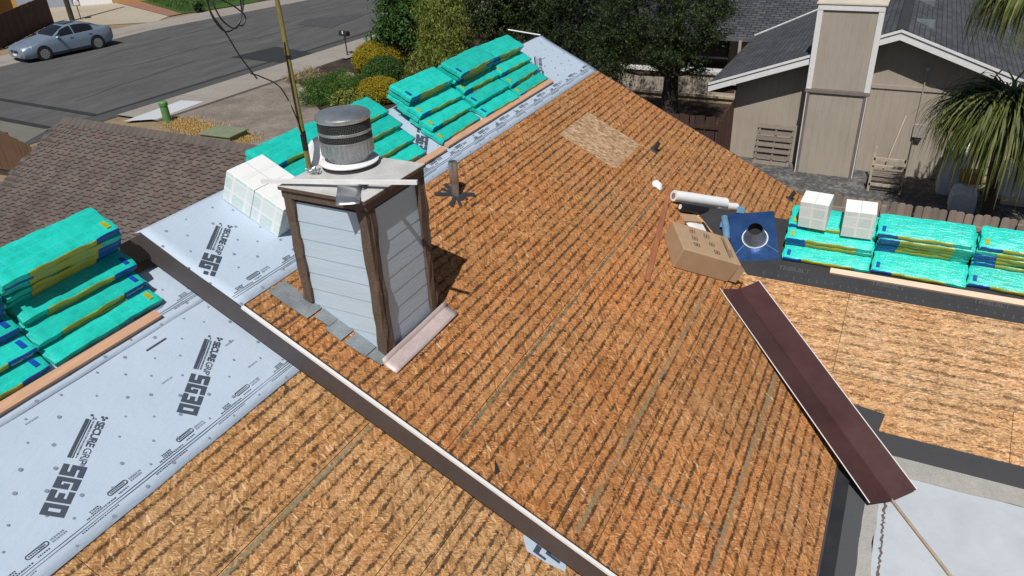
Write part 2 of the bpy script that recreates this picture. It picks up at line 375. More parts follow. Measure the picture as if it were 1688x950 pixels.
M_DRYGRASS = pm('dry_grass', (.45, .30, .11), .9, .4, 20)
def leaf_mat(name, ca, cb, cc, rough=.55, trans=.25):
    m = NT(name); r = m.island(); big = m.noise(m.pos(), 1.6, 3, .6)
    f = m.math('ADD', m.math('MULTIPLY', r, .6), m.math('MULTIPLY', big, .45))
    c = m.ramp(f, [(.2, ca), (.5, cb), (.85, cc)]); m.out(c, rough, 0, .35)
    if trans:
        tr = m.n('BsdfTranslucent'); m.t.links.new(c, tr.inputs[0]); mx = m.n('MixShader'); mx.inputs[0].default_value = trans
        m.t.links.new(m.b.outputs[0], mx.inputs[1]); m.t.links.new(tr.outputs[0], mx.inputs[2])
        m.t.links.new(mx.outputs[0], m.t.nodes['Material Output'].inputs[0])
    return m.m
M_LF_DARK = leaf_mat('dark_needles', (.004, .009, .003), (.012, .024, .006), (.038, .062, .013), trans=.1)
M_LF_JUN = leaf_mat('juniper_needles', (.005, .011, .003), (.015, .029, .006), (.055, .080, .014), trans=.1)
M_LF_GRN = leaf_mat('deep_green_leaves', (.022, .056, .012), (.052, .125, .026), (.11, .21, .045), trans=.35)
M_LF_YG = leaf_mat('yellow_green_leaves', (.08, .115, .018), (.19, .235, .045), (.36, .38, .10), trans=.35)
M_LF_YEL = leaf_mat('golden_foliage', (.16, .125, .006), (.31, .24, .010), (.44, .36, .02))
M_LF_GR2 = leaf_mat('bright_green_leaves', (.025, .07, .008), (.055, .14, .016), (.11, .21, .035))
M_LF_DRY = leaf_mat('dry_leaves', (.2, .15, .07), (.34, .27, .15), (.45, .38, .24))
M_LF_PALM = leaf_mat('strap_leaves', (.035, .055, .012), (.10, .125, .03), (.22, .23, .075))
M_BARK = pm('bark', (.05, .036, .028), .9, .4, 6, stretch=(3, 3, .6), bump=.8, bscale=20, bdist=.02)
def t111():
    m = NT('taupe_wall_paint'); p = m.pos(); a = m.noise(p, 1.2, 4, .6); b = m.noise(m.map(p, (8, 8, .7)), 3, 3, .6)
    st_ = m.noise(m.map(p, (3, 3, .25)), 1.6, 4, .65); f = m.math('ADD', m.math('MULTIPLY', a, .4), m.math('ADD', m.math('MULTIPLY', b, .3), m.math('MULTIPLY', st_, .3)))
    c = m.ramp(f, [(.36, (.34, .297, .245)), (.5, (.385, .338, .28)), (.7, (.425, .375, .315))]); m.bump(b, .2, .01); return m.out(c, .75, 0, .3)
M_T111 = t111()
def nroof():
    m = NT('slate_grey_shingles'); p = m.pos(); x, y, z = m.sep(p)
    br = m.n('TexBrick'); m.set(br.inputs['Vector'], m.comb(x, m.math('MULTIPLY', z, 2.95), 0)); br.inputs['Scale'].default_value = 1
    br.inputs['Brick Width'].default_value = .3; br.inputs['Row Height'].default_value = .145; br.inputs['Mortar Size'].default_value = .012
    br.inputs['Color1'].default_value = (.055, .058, .068, 1); br.inputs['Color2'].default_value = (.082, .085, .096, 1); br.inputs['Mortar'].default_value = (.026, .027, .032, 1)
    a = m.noise(p, 1.2, 4, .6); c = m.mix(1, br.outputs['Color'], m.ramp(a, [(.3, .8), (.7, 1.25)]), 'MULTIPLY')
    m.bump(br.outputs['Fac'], -.4, .01); return m.out(c, .85, 0, .25)
M_NROOF = nroof()
def nroof2():
    m = NT('slate_grey_shingles_side'); p = m.pos(); x, y, z = m.sep(p)
    br = m.n('TexBrick'); m.set(br.inputs['Vector'], m.comb(y, m.math('MULTIPLY', z, 2.95), 0)); br.inputs['Scale'].default_value = 1
    br.inputs['Brick Width'].default_value = .34; br.inputs['Row Height'].default_value = .16; br.inputs['Mortar Size'].default_value = .02
    br.inputs['Color1'].default_value = (.05, .053, .062, 1); br.inputs['Color2'].default_value = (.09, .093, .104, 1); br.inputs['Mortar'].default_value = (.018, .019, .023, 1)
    m.bump(br.outputs['Fac'], -.4, .01); return m.out(br.outputs['Color'], .85, 0, .25)
M_NROOF2 = nroof2()
M_GLASS = plain('dark_window_glass', (.012, .014, .017), .08, 0, .7)
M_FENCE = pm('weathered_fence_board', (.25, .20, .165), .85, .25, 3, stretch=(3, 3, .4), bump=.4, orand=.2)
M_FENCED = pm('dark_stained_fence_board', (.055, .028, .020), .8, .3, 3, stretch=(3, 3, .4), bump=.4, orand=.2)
M_PALLET = pm('grey_pallet_wood', (.20, .165, .14), .85, .3, 5, stretch=(1, 4, 4), bump=.4, orand=.2)
M_RUST = pm('rusty_frame', (.42, .36, .28), .7, .3, 6)
M_ROCK = pm('tan_boulder', (.33, .27, .19), .9, .25, 4, bump=.6, bscale=12, bdist=.03)

# ================================================================== GROUND
g = MB(); g.grid(lambda a, b: (-60 + 260 * a, -120 + 300 * b, 0), 4, 4); struct('ground', g, M_DIRT)
st = lambda pts, z, nm, mat: struct(nm, MB().sheet(pts, z), mat)
near_y = lambda x: 28.63 - (x - 18.85) * .062
far_y = lambda x: 41.9 if x < 33 else 41.9 - (x - 33) * .235
xs = [-40, 0, 19, 25, 33, 38, 45, 60, 90]
road = MB()
for a, b in zip(xs[:-1], xs[1:]): road.add([(a, near_y(a), .012), (b, near_y(b), .012), (b, far_y(b), .012), (a, far_y(a), .012)], [(0, 1, 2, 3)])
struct('road', road, M_ASPH)
# gutter strip and sidewalk on the near side, kerb and walk on the far side
gut = MB()
for a, b in zip(xs[:-1], xs[1:]): gut.add([(a, near_y(a) - 1.05, .02), (b, near_y(b) - 1.05, .02), (b, near_y(b) - .08, .02), (a, near_y(a) - .08, .02)], [(0, 1, 2, 3)])
struct('road_gutter', gut, M_TARM)
sw = MB()
for a, b in zip([19, 22, 25, 28, 31, 34, 38, 45, 60], [22, 25, 28, 31, 34, 38, 45, 60, 90]):
    sw.add([(a, near_y(a) - 3.3, .1), (b - .012, near_y(b) - 3.3, .1), (b - .012, near_y(b) - 1.06, .1), (a, near_y(a) - 1.06, .1),
            (a, near_y(a) - 1.06, 0), (b - .012, near_y(b) - 1.06, 0), (a, near_y(a) - 3.3, 0), (b - .012, near_y(b) - 3.3, 0)], [(0, 1, 2, 3), (3, 2, 5, 4), (1, 0, 6, 7)])
struct('sidewalk', sw, M_CONC)
fk = MB()
for a, b in zip(xs[:-1], xs[1:]):
    fk.add([(a, far_y(a), .013), (b, far_y(b), .013), (b, far_y(b) + .5, .02), (a, far_y(a) + .5, .02), (b, far_y(b) + .62, .13), (a, far_y(a) + .62, .13), (b, far_y(b) + 2.1, .135), (a, far_y(a) + 2.1, .135)],
           [(0, 1, 2, 3), (3, 2, 4, 5), (5, 4, 6, 7)])
struct('far_sidewalk', fk, M_CONC)
st([(18.45, 26.5), (21.4, 26.62), (21.6, 25.5), (19.1, 25.42)], .108, 'white_pavement_slab', M_CONC2)
st([(12, 26.5), (16.9, 28.8), (17.1, 33), (12, 33)], .03, 'concrete_apron', ground_mat('shaded_concrete', (.115, .115, .10), (.15, .148, .13), (.18, .175, .155), .5, 8, .1))  # concrete colour darkened to carry the shade lying on the apron
def seam(pts, wd, z=.024):
    m = MB()
    for p, q in zip(pts[:-1], pts[1:]):
        d = (Vector(q) - Vector(p)).normalized(); nn = Vector((-d.y, d.x)) * wd / 2
        m.add([(p[0] + nn.x, p[1] + nn.y, z), (p[0] - nn.x, p[1] - nn.y, z), (q[0] - nn.x, q[1] - nn.y, z), (q[0] + nn.x, q[1] + nn.y, z)], [(0, 1, 2, 3)])
    return m
sm = seam([(19.1, 36), (18.85, 28.63)], .28); sm2 = seam([(18.85, 28.63), (22.3, 28.45), (27.5, 28.1), (31.1, 27.85), (36.4, 27.52)], .2, .026)
sm.add(sm2.v, sm2.f); s3 = seam([(17.2, 34), (17.0, 29)], .3, .034); sm.add(s3.v, s3.f)
struct('road_tar_seam', sm, M_TARD)
ck_ = MB(); rr_ = random.Random(9)
for x0_, y0_, dx_, dy_ in ((20, 31.5, 1.5, .12), (24, 35.2, 1.6, -.15), (31, 33.8, 1.4, -.2), (27, 38.6, 1.7, .05), (38, 36.2, 1.3, -.3)):
    pts_ = [(x0_, y0_)]
    for _ in range(7): pts_.append((pts_[-1][0] + dx_ * rr_.uniform(.5, 1), pts_[-1][1] + dy_ + rr_.uniform(-.22, .22)))
    q_ = seam(pts_, .045, .0245); ck_.add(q_.v, q_.f)
struct('road_cracks', ck_, M_TARM)
st([(28.5, 30.9), (31.2, 30.3), (30.5, 27.1), (28.3, 27.3)], .028, 'road_patch_dark', M_TARD)
st([(36.6, 33.4), (38.2, 34.2), (41, 31.2), (36.2, 30.6)], .028, 'road_patch_worn', M_TARM)
st([(18.9, 20.3), (19.3, 24.7), (20.2, 25.6), (26.3, 25.1), (22.4, 20.2), (22.6, 12.5), (14.5, 12.5), (14.5, 17.5)], .02, 'aggregate_driveway', M_AGG)
st([(22.3, 20.0), (26.4, 24.9), (30.6, 24.6), (36, 24.2), (36, 14), (23, 14)], .04, 'planting_bed', M_MULCH)
st([(13.3, -14), (22.7, -14), (22.7, 12), (13.3, 12)], .016, 'gravel_side_yard', M_GRAVEL)
st([(20.75, 4.3), (28, 4.9), (28, 12), (20.75, 12)], .03, 'mulched_corner', M_MULCH)
st([(31.5, 49.5), (34.9, 43.9), (38.2, 45.4), (42, 58), (33, 58)], .03, 'far_driveway', M_CONCT)
st([(37.6, 44.4), (41.2, 42.9), (70, 34.5), (80, 60), (44, 60)], .05, 'lawn', M_GRASS_BASE)
st([(36.7, 44.6), (37.6, 44.4), (44, 60), (42.2, 60)], .06, 'brick_edging', pm('brick_paving', (.26, .13, .09), .85, .3, 8))
rs = np.random.RandomState(3)
def blades(n, sampler, h, wd, lean, mat, name):
    P = sampler(n); a = rs.rand(n) * 6.283; ln = rs.rand(n, 1) * lean; hh = h * (.5 + rs.rand(n))
    d = np.c_[np.cos(a), np.sin(a)]; e = np.c_[-np.sin(a), np.cos(a)] * wd
    v = np.zeros((n, 3, 3)); v[:, 0, :2] = P[:, :2] - e; v[:, 1, :2] = P[:, :2] + e; v[:, 2, :2] = P[:, :2] + d * ln * hh[:, None]
    v[:, :, 2] = P[:, 2:3]; v[:, 2, 2] += hh
    return tri_mesh(name, v.reshape(-1, 3), 3, mat)
def tri_mesh(name, v, k, mat):
    n = len(v) // k; me = bpy.data.meshes.new(name)
    me.vertices.add(len(v)); me.vertices.foreach_set('co', np.ascontiguousarray(v, dtype=np.float32).ravel())
    me.loops.add(n * k); me.loops.foreach_set('vertex_index', np.arange(n * k, dtype=np.int32))
    me.polygons.add(n); me.polygons.foreach_set('loop_start', np.arange(0, n * k, k, dtype=np.int32)); me.polygons.foreach_set('loop_total', np.full(n, k, dtype=np.int32))
    me.materials.append(mat); me.update(); me.validate(); return me
def lawn_pts(n):
    y = 44.6 + rs.rand(n) * 10; return np.c_[38.0 + (y - 44.4) * .42 + rs.rand(n) * 11, y, np.full(n, .05)]
o = link('lawn_grass', blades(9000, lawn_pts, .14, .02, .8, M_LF_GRN, 'lawn_grass'))
o['kind'] = 'stuff'; o['label'] = 'green lawn grass across the street'
def dry_pts(n):
    t = rs.rand(n); p0 = np.array([19.3, 24.6]); p1 = np.array([18.4, 20.2]); q = p0 + (p1 - p0) * t[:, None] + rs.randn(n, 2) * .32
    return np.c_[q, np.full(n, .02)]
o = link('dry_grass', blades(9000, dry_pts, .06, .012, 1.6, M_DRYGRASS, 'dry_grass')); o['kind'] = 'stuff'; o['label'] = 'strip of dry straw coloured grass beside driveway'

# ================================================================== HOUSE BEING RE-ROOFED
house = thing('house', 'house being re-roofed, bare wooden roof decking with grey underlayment at the ridge', 'house')
def W(F): return F
X0A, X1A = 4.18, 13.28; YE = -.18
# solid deck bases (dark, seen only in the joints)
def slab(name, F, t0, t1, s0, s1, n0, n1, mat, parent=house):
    return part(name, MB().box((t0, s0, n0), (t1, s1, n1), F), mat, parent)
deckA = slab('roof_slope', FA, X0A, X1A, sA(YE), -.002, -.05, 0, M_SHEET_EDGE); deckA['label'] = 'main roof slope of bare brown decking panels'
deckC = slab('roof_slope', FC, -4, 4.40, sA(YE), -.002, -.05, 0, M_SHEET_EDGE); deckC['label'] = 'lower roof slope beside the fascia board'
deckD = slab('roof_slope', FD, -2.72, 9, sD(7.962), -.002, -.05, 0, M_SHEET_EDGE); deckD['label'] = 'paler roof slope of the wing'
def panels(deck, F, rows, t0, t1, mat, L=2.44, seed=1, skip=None):
    r = random.Random(seed)
    for k, (s0, s1) in enumerate(zip(rows[:-1], rows[1:])):
        t = t0 - (r.random() * L if k % 2 else r.random() * L * .5)
        while t < t1:
            a, b = max(t, t0), min(t + L, t1)
            if b - a > .05 and not (skip and skip(a, b, s0, s1)):
                dz = r.uniform(0, .0022)
                part('osb_panel', MB().box((a + .003, s0 + .003, .001 + dz), (b - .003, s1 - .003, .012 + dz), F), mat, deck)
            t += L
ysA = [-.18, .507, 1.60, 1.93, 2.986, 3.565, 4.66, 5.75, 6.195]
panels(deckA, FA, [sA(y) for y in ysA], X0A + .003, X1A, OSB_A, seed=5)
ysC = [-.18, .55, 1.645, 2.74, 3.0, 3.83, 4.93, 6.02, 6.195]
panels(deckC, FC, [sA(y) for y in ysC], -4, 4.39, OSB_C, seed=8)
xsD = [7.975, 8.56, 9.655, 10.655]
panels(deckD, FD, [sD(x) for x in xsD], -2.70, 9, OSB_D, seed=4)
part('osb_patch_panel', MB().box((10.36, sA(3.64), .0145), (11.56, sA(4.575), .0175), FA), M_OSBNEW, deckA, label='new paler square of decking let into the roof')
# chalk lines
def chalk(deck, F, t0, t1, s, n=.0152, wd=.012, vert=False):
    m = MB(); m.box((t0, s - wd / 2, n), (t1, s + wd / 2, n + .0006), F) if not vert else m.box((s - wd / 2, t0, n), (s + wd / 2, t1, n + .0006), F)
    part('chalk_line', m, M_CHALK, deck)
def chalk_mat():
    m = NT('green_chalk_dust'); p = m.pos(); a = m.noise(p, 26, 3, .7); b = m.noise(p, 1.3, 3, .6)
    m.out((.30, .30, .19), .9); tr = m.n('BsdfTransparent'); mx = m.n('MixShader')
    m.t.links.new(m.math('MULTIPLY', m.ramp(a, [(.38, .05), (.66, .6)]), m.ramp(b, [(.3, .25), (.6, 1)])), mx.inputs[0])
    m.t.links.new(tr.outputs[0], mx.inputs[1]); m.t.links.new(m.b.outputs[0], mx.inputs[2]); m.t.links.new(mx.outputs[0], m.t.nodes['Material Output'].inputs[0])
    return m.m
M_CHALK = chalk_mat()
for y, w_ in ((.685, .05), (1.78, .04), (2.95, .03)): chalk(deckA, FA, 4.3, 8.4 if y < 1 else 10.2, sA(y), wd=w_)
chalk(deckA, FA, sA(.70), sA(1.75), 5.28, vert=True, wd=.03)
chalk(deckC, FC, .5, 4.35, sA(3.80), wd=.05); chalk(deckC, FC, .5, 4.35, sA(2.72), wd=.012)
chalk(deckD, FD, -.5, 3, sD(8.75), wd=.012)
# rear slopes and gable walls
slab('rear_roof_slope', frame((0, YR, ZR), (-1, 0, 0), (0, -CP, SP)), -X1A, -X0A, -6.9, -.004, -.05, .004, M_SHINCAP)
slab('rear_roof_slope', frame((0, YR, ZR - DROP), (-1, 0, 0), (0, -CP, SP)), -4.38, 4, -6.9, -.004, -.05, .004, M_SHINCAP)
slab('rear_roof_slope', frame((XD, 0, ZD), (0, 1, 0), (-CP, 0, SP)), -9, 2.72, -3.25, -.004, -.05, .004, M_SHINCAP)
for xx in (4.44, 12.9):
    gw = MB()
    yb, zb = YE + .4, ZR + (YE + .4 - YR) * TP - .08
    gw.prism([(yb, 0), (yb, zb), (YR, ZR - .08), (2 * YR - yb, zb), (2 * YR - yb, 0)], xx, xx + .12, Matrix(((0, 0, 1, 0), (1, 0, 0, 0), (0, 1, 0, 0), (0, 0, 0, 1))))
    part('gable_wall', gw, M_STUCCO, house)
for lo, hi in (((-3.6, YE + .4, 0), (4.43, YE + .55, 1.95)), ((-3.6, 12, 0), (12.9, 12.15, 1.95)), ((8.4, -8.6, 0), (8.52, 0, 2.15)), ((13.2, -8.6, 0), (13.3, 1, 2.15))):
    part('eave_wall', MB().box(lo, hi), M_STUCCO, house)
# rake fascia boards with their drip edge
def rake_board(x, yr, zr, side, s0, h, mat, th=.04, name='fascia_board'):
    F = frame((0, yr, zr), (1, 0, 0), (0, CP, SP)) if side > 0 else frame((0, yr, zr), (1, 0, 0), (0, -CP, SP))
    m = MB(); hv = h
    vs = []
    for xx in (x, x + th):
        for s in (s0, 0):
            y = yr + s * CP * (1 if side > 0 else -1); z = zr + s * SP
            vs += [(xx, y, z + .004), (xx, y, z - hv)]
    m.add(vs, [(0, 1, 3, 2), (4, 6, 7, 5), (0, 2, 6, 4), (1, 5, 7, 3), (0, 4, 5, 1), (2, 3, 7, 6)])
    return part(name, m, mat, house)
rake_board(X0A - .045, YR, ZR, 1, sA(YE) - .05, .262, M_FASCIA).__setitem__('label', 'long grey brown rake fascia board')
rake_board(X0A - .045, YR, ZR, -1, -2.6, .262, M_FASCIA)
rake_board(X1A + .004, YR, ZR, 1, sA(YE), .2, M_FASCIA)
part('drip_edge', MB().box((X0A - .05, sA(YE) - .03, .018), (X0A - .022, sA(5.07), .022), FA).box((X0A - .052, sA(YE) - .03, -.006), (X0A - .047, sA(5.07), .0215), FA), M_WHITE, house, label='white metal drip edge along the rake')
part('eave_board', MB().box((X0A, sA(YE) - .03, -.2), (8, sA(YE) - .003, -.002), FA), M_FASCIA, house)

# ---- grey underlayment sheets with their print
def wave(t, s, k): return .003 * math.sin(t * 3.1 + k) * math.sin(s * 5 + k * 2) + .002 * math.sin(t * 11 + s * 7 + k)
def sheet_under(F, t0, t1, s0, s1, n, k, over=0, nu=70, nv=12, ragged=0):
    m = MB()
    def fn(a, b):
        t = t0 + (t1 - t0) * a
        if over: s = s0 + (s1 - s0) * min(1, b * nv / (nv - 2)) if b * nv <= nv - 2 + 1e-6 else s1 + over * (b * nv - nv + 2) / 2
        else: s = s0 + (s1 - s0) * b
        rag = ragged * (.6 * math.sin(t * 2.3) + .4 * math.sin(t * 7.1)) * (1 if b == 0 else 0)
        z = n + wave(t, s, k) + .003
        if s > 1e-6: return Vector((t, YR + s * CP + .012, F.translation.z - s * SP + .034))
        if s > -1e-6: return F @ Vector((t, s, n + .012))
        return F @ Vector((t, s + rag, z))
    m.grid(fn, nu, nv)
    o = part('underlayment', m, M_UNDER, house, smooth=True); o.data.set_sharp_from_angle(angle=R(14))
    so_ = o.modifiers.new('thick', 'SOLIDIFY'); so_.thickness = .002; so_.offset = 1
    return o
uA = sheet_under(FA, X0A - .046, X1A + .01, sA(5.075), 0, .016, 1.0, .16, ragged=.004); uA['label'] = 'pale grey printed underlayment along the main ridge'
uC2 = sheet_under(FC, -4, 4.36, sA(4.585), sA(5.76), .016, 2.2, ragged=.004); uC2['label'] = 'pale grey printed underlayment, lower course'
uC1 = sheet_under(FC, -4, 4.36, sA(5.66), 0, .0215, 3.1, .15); uC1['label'] = 'pale grey printed underlayment under the stacked bundles'
def rects(m, rs_, M, n):
    for x0, y0, x1, y1 in rs_: m.sheet([(x0, y0), (x1, y0), (x1, y1), (x0, y1)], n, M)
def block_letters(m, M, x, y, wd, h, s):
    # S G 3 0, heavy block forms built of butted bars
    th = h * .24; tw = wd * .36; g = wd * 1.14; e = 0
    mid0, mid1 = h * .5 - th * .5, h * .5 + th * .5
    def bar(*r): rects(m, [r], M, 0)
    def glyph(ch, ox):
        if ch == 'S':
            bar(ox, h - th, ox + wd, h); bar(ox, mid1, ox + tw, h - th); bar(ox, mid0, ox + wd, mid1); bar(ox + wd - tw, th, ox + wd, mid0); bar(ox, 0, ox + wd, th)
        if ch == 'G':
            bar(ox, h - th, ox + wd, h); bar(ox, th, ox + tw, h - th); bar(ox, 0, ox + wd, th); bar(ox + wd - tw, th, ox + wd, mid0); bar(ox + wd * .5, mid0, ox + wd, mid1)
        if ch == '3':
            bar(ox, h - th, ox + wd - tw, h); bar(ox + wd - tw, 0, ox + wd, h); bar(ox + wd * .2, mid0, ox + wd - tw, mid1); bar(ox, 0, ox + wd - tw, th)
        if ch == '0':
            bar(ox, h - th, ox + wd, h); bar(ox, 0, ox + wd, th); bar(ox, th, ox + tw, h - th); bar(ox + wd - tw, th, ox + wd, h - th)
    for i, ch in enumerate(s): glyph(ch, x + i * g)
TXT_SEC = text_mesh('SECURE', .082, M_PRINT, .002, spacing=.86); TXT_GRIP = text_mesh('GRIP', .082, M_PRINT, -.0002, spacing=.86)
def text_w(me): return max(v.co.x for v in me.vertices)
WS = text_w(TXT_SEC)
def logo(sheet, F, t, s, n, tmin=None, sgonly=False):
    """one printed mark: reads down the slope from its far end, slanted about 30 degrees"""
    L = F @ Matrix.Translation((t, s, n)) @ Matrix.Rotation(R(210), 4, 'Z')
    m = MB(); ok = lambda p: True
    m.box((.03, .0, 0), (.40, .026, .0004)); m.box((.03, .034, 0), (.40, .041, .0004)); m.box((0, .045, 0), (.028, .05, .0004))
    for q in ((.0, .10), (.0, .13), (.022, .115), (.0, .02)): m.box((q[0] - .02, q[1], 0), (q[0] + .0, q[1] + .02, .0004))
    for k in range(34): m.box((.04 + k * .0105, .055, 0), (.04 + k * .0105 + rng.uniform(.004, .009), .066, .0003))
    m.v = [tuple(L @ Vector(v)) for v in m.v]; part('small_print', m, M_PRINT, sheet)['kind'] = 'stuff'
    for gi, ch in enumerate('SG30'):
        g_ = MB(); block_letters(g_, Matrix(), 0, 0, .098, .165, ch); g_.v = [tuple(L @ (Vector(v) + Vector((.455 + gi * .1117, 0, 0)))) for v in g_.v]
        if tmin is not None: g_.f = [f for f in g_.f if all(g_.v[i][0] > tmin for i in f)]; g_.mi = [0] * len(g_.f)
        if g_.f: part('block_letter', g_, M_PRINT, sheet)
    KX = .405 / (WS + .008 + text_w(TXT_GRIP))
    for me, dx in ((TXT_SEC, .032), (TXT_GRIP, .032 + (WS + .008) * KX)):
        o = link('lettering', me, sheet, L @ Matrix.Translation((dx, .088, .0002)) @ Matrix.Diagonal((KX, 1, 1, 1)))
def pill(m, F, t, s, n, L=.13, r=.021, ang=0):
    out = []; inn = []
    M = F @ Matrix.Translation((t, s, n)) @ Matrix.Rotation(ang, 4, 'Z')
    for j in range(24):
        a = 2 * math.pi * j / 24; cx = L / 2 if math.cos(a) > 0 else -L / 2
        out.append(M @ Vector((cx + r * math.cos(a), r * math.sin(a), 0))); inn.append(M @ Vector((cx + r * .62 * math.cos(a), r * .62 * math.sin(a), 0)))
    m.add(out + inn, [(j, (j + 1) % 24, 24 + (j + 1) % 24, 24 + j) for j in range(24)])
    for k in range(9): m.box((-L / 2 + k * L / 9, -.005, 0), (-L / 2 + k * L / 9 + .009, .006, .0003), M)
def smalltext(m, F, t, s, n, L, h, rows=1, r=rng):
    for q in range(rows):
        x = 0
        while x < L:
            w_ = r.uniform(.006, .014); m.box((t + x, s - q * h * 1.6, n), (t + x + w_, s - q * h * 1.6 + h, n + .0003), F); x += w_ + r.uniform(.003, .007)
def print_marks(sheet, F, t0, t1, s_lo, s_hi, n, seed, lines=True):
    r = random.Random(seed); md = MB(); mf = MB()
    if lines:
        for ds in (.105, .128): md.box((t0, s_lo + ds, n), (t1, s_lo + ds + .0045, n + .0003), F)
    t = t0
    while t < t1 - .3:
        smalltext(md, F, t + .05, s_lo + .145, n, .24, .011, 1, r); smalltext(md, F, t + .10, s_lo + .18, n, .08, .011, 2, r)
        smalltext(mf, F, t + .46, s_lo + .2, n, .1, .014, 2, r); smalltext(md, F, t + .62, s_lo + .085, n, .3, .009, 1, r)
        pill(md, F, t + .36, s_lo + .205, n); smalltext(md, F, t + .33, s_lo + .155, n, .09, .009, 1, r)
        t += .66
    s = s_lo + .05
    k = 0
    while s < s_hi - .03:
        t = t0 + (k % 2) * .15
        while t < t1 - .05:
            c = Vector((t + r.uniform(-.03, .03), s + r.uniform(-.03, .03), n + .0002)); rr = r.choice((.010, .011, .016))
            (mf if rr < .015 else mf).add([F @ (c + Vector((rr * math.cos(a), rr * math.sin(a), 0))) for a in [6.283 * j / 10 for j in range(10)]], [tuple(range(10))])
            t += .31
        s += .155; k += 1
    for q in range(int((t1 - t0) * 1.2)):
        smalltext(mf, F, r.uniform(t0, t1 - .15), r.uniform(s_lo + .3, s_hi - .05), n, .11, .012, 1, r)
    part('printed_lines', md, M_PRINT, sheet); part('cap_nails', mf, M_PRINT2, sheet)['kind'] = 'stuff'
NP = .0255
print_marks(uA, FA, X0A - .03, X1A - .02, sA(5.075), -.02, NP, 11)
print_marks(uC2, FC, 0, 4.33, sA(4.585), sA(5.64), NP, 12)
print_marks(uC1, FC, 0, 4.33, sA(5.66), -.02, NP + .0055, 13)
for k in range(-1, 2): logo(uC2, FC, 3.885 - 1.255 * k, sA(5.36), NP + .0008)
for k in range(0, 7): logo(uA, FA, 4.785 + 1.255 * k, sA(5.915), NP + .0008, tmin=X0A - .03)
ml = MB(); ml.box((3.24, sA(5.555), .0262), (3.4, sA(5.565), .0272), FC)
part('slit_mark', MB().box((3.40, sA(5.54), NP), (3.62, sA(5.555), NP + .0008), FC), M_PRINT, uC2)

# ---- wing slope: black felt, membrane, valley metal
fe = MB()
fe.grid(lambda a, b: FD @ Vector((-1.4 - 1.1 * b * 1.0 + a * (10.4 + 1.1 * b), sD(9.675) + (0 - sD(9.675)) * b, .0165 + .002 * math.sin(a * 60 + b * 4))), 60, 6)
felt = part('black_underlayment', fe, M_BLACKU, house, smooth=True); felt['label'] = 'black underlayment along the wing ridge'
fl = MB()
fl.box((-1.2, sD(9.80), .0195), (9, sD(9.803), .0199), FD)
for k in range(46): fl.box((-1.2 + k * .1, sD(9.74) + rng.uniform(-.03, .03), .0195), (-1.185 + k * .1, sD(9.74) + rng.uniform(.031, .04), .0199), FD)
part('printed_lines', fl, M_TRIB, felt)
TB = text_mesh('TRIBUILT', .1, M_TRIB, .003)
for t in (-1.02, .17, 1.36, 2.5): link('lettering', TB, felt, FD @ Matrix.Translation((t, sD(9.845), .0198)))
# membrane strips joining the slopes to the flat roof
part('membrane_strip', MB().prism([(.25, sD(8.225)), (.60, sD(8.19)), (.56, sD(7.975)), (9, sD(7.975)), (9, -3.62), (.1, -3.62), (-.4, sD(8.0))], .0152, .0178, FD), M_BLACKU, house, label='black membrane along the wing eave')
mbr = MB()
mbr.box((4.3, YE - .16, 2.12), (8.2, YE - .004, 2.168)); part('membrane_strip', mbr, M_BLACKU, house)
# flat roof
flat = slab('flat_roof', Matrix(), 4.2, 7.95, -8, YE - .02, 1.95, 2.10, M_WROOF); flat['label'] = 'white coated flat patio roof'
def wob_strip(name, x0, x1, y0, y1, z, mat, ax, amp, seed):
    m = MB(); r = random.Random(seed); ph = [r.uniform(0, 6) for _ in range(4)]
    def fn(a, b):
        x = x0 + (x1 - x0) * a; y = y0 + (y1 - y0) * b
        if ax == 'x': y += (amp * (math.sin(a * 23 + ph[0]) + .6 * math.sin(a * 51 + ph[1]))) * (1 if b == 0 else 0)
        else: x += (amp * (math.sin(b * 23 + ph[0]) + .6 * math.sin(b * 51 + ph[1]))) * (1 if a == 0 else 0)
        return (x, y, z)
    m.grid(fn, 40, 40) ; return part(name, m, mat, flat)
wob_strip('granulated_strip', 4.3, 7.75, YE - .34, YE - .15, 2.112, M_GRANU, 'x', .004, 1)
wob_strip('bare_strip', 4.3, 7.35, YE - .47, YE - .335, 2.106, M_WROOF2, 'x', .012, 2)
wob_strip('bare_strip', 7.42, 7.95, -8, YE - .5, 2.106, M_WROOF2, 'y', .012, 3)
wob_strip('membrane_lap', 7.80, 7.96, -8, YE - .3, 2.112, M_BLACKU, 'y', .004, 4)
ck = MB()
crj = [(rng.uniform(-.012, .012), rng.uniform(.012, .036)) for _ in range(140)]
def crack(a, b):
    j_ = crj[round(b * 130)]; return (4.3 + 2.9 * b, -.735 + .02 * b + j_[0] + j_[1] * (a - .5), 2.1045)
ck.grid(crack, 2, 130); part('crack', ck, pm('dirty_crack', (.13, .105, .09), .9, .5, 30, fine=.4), flat)

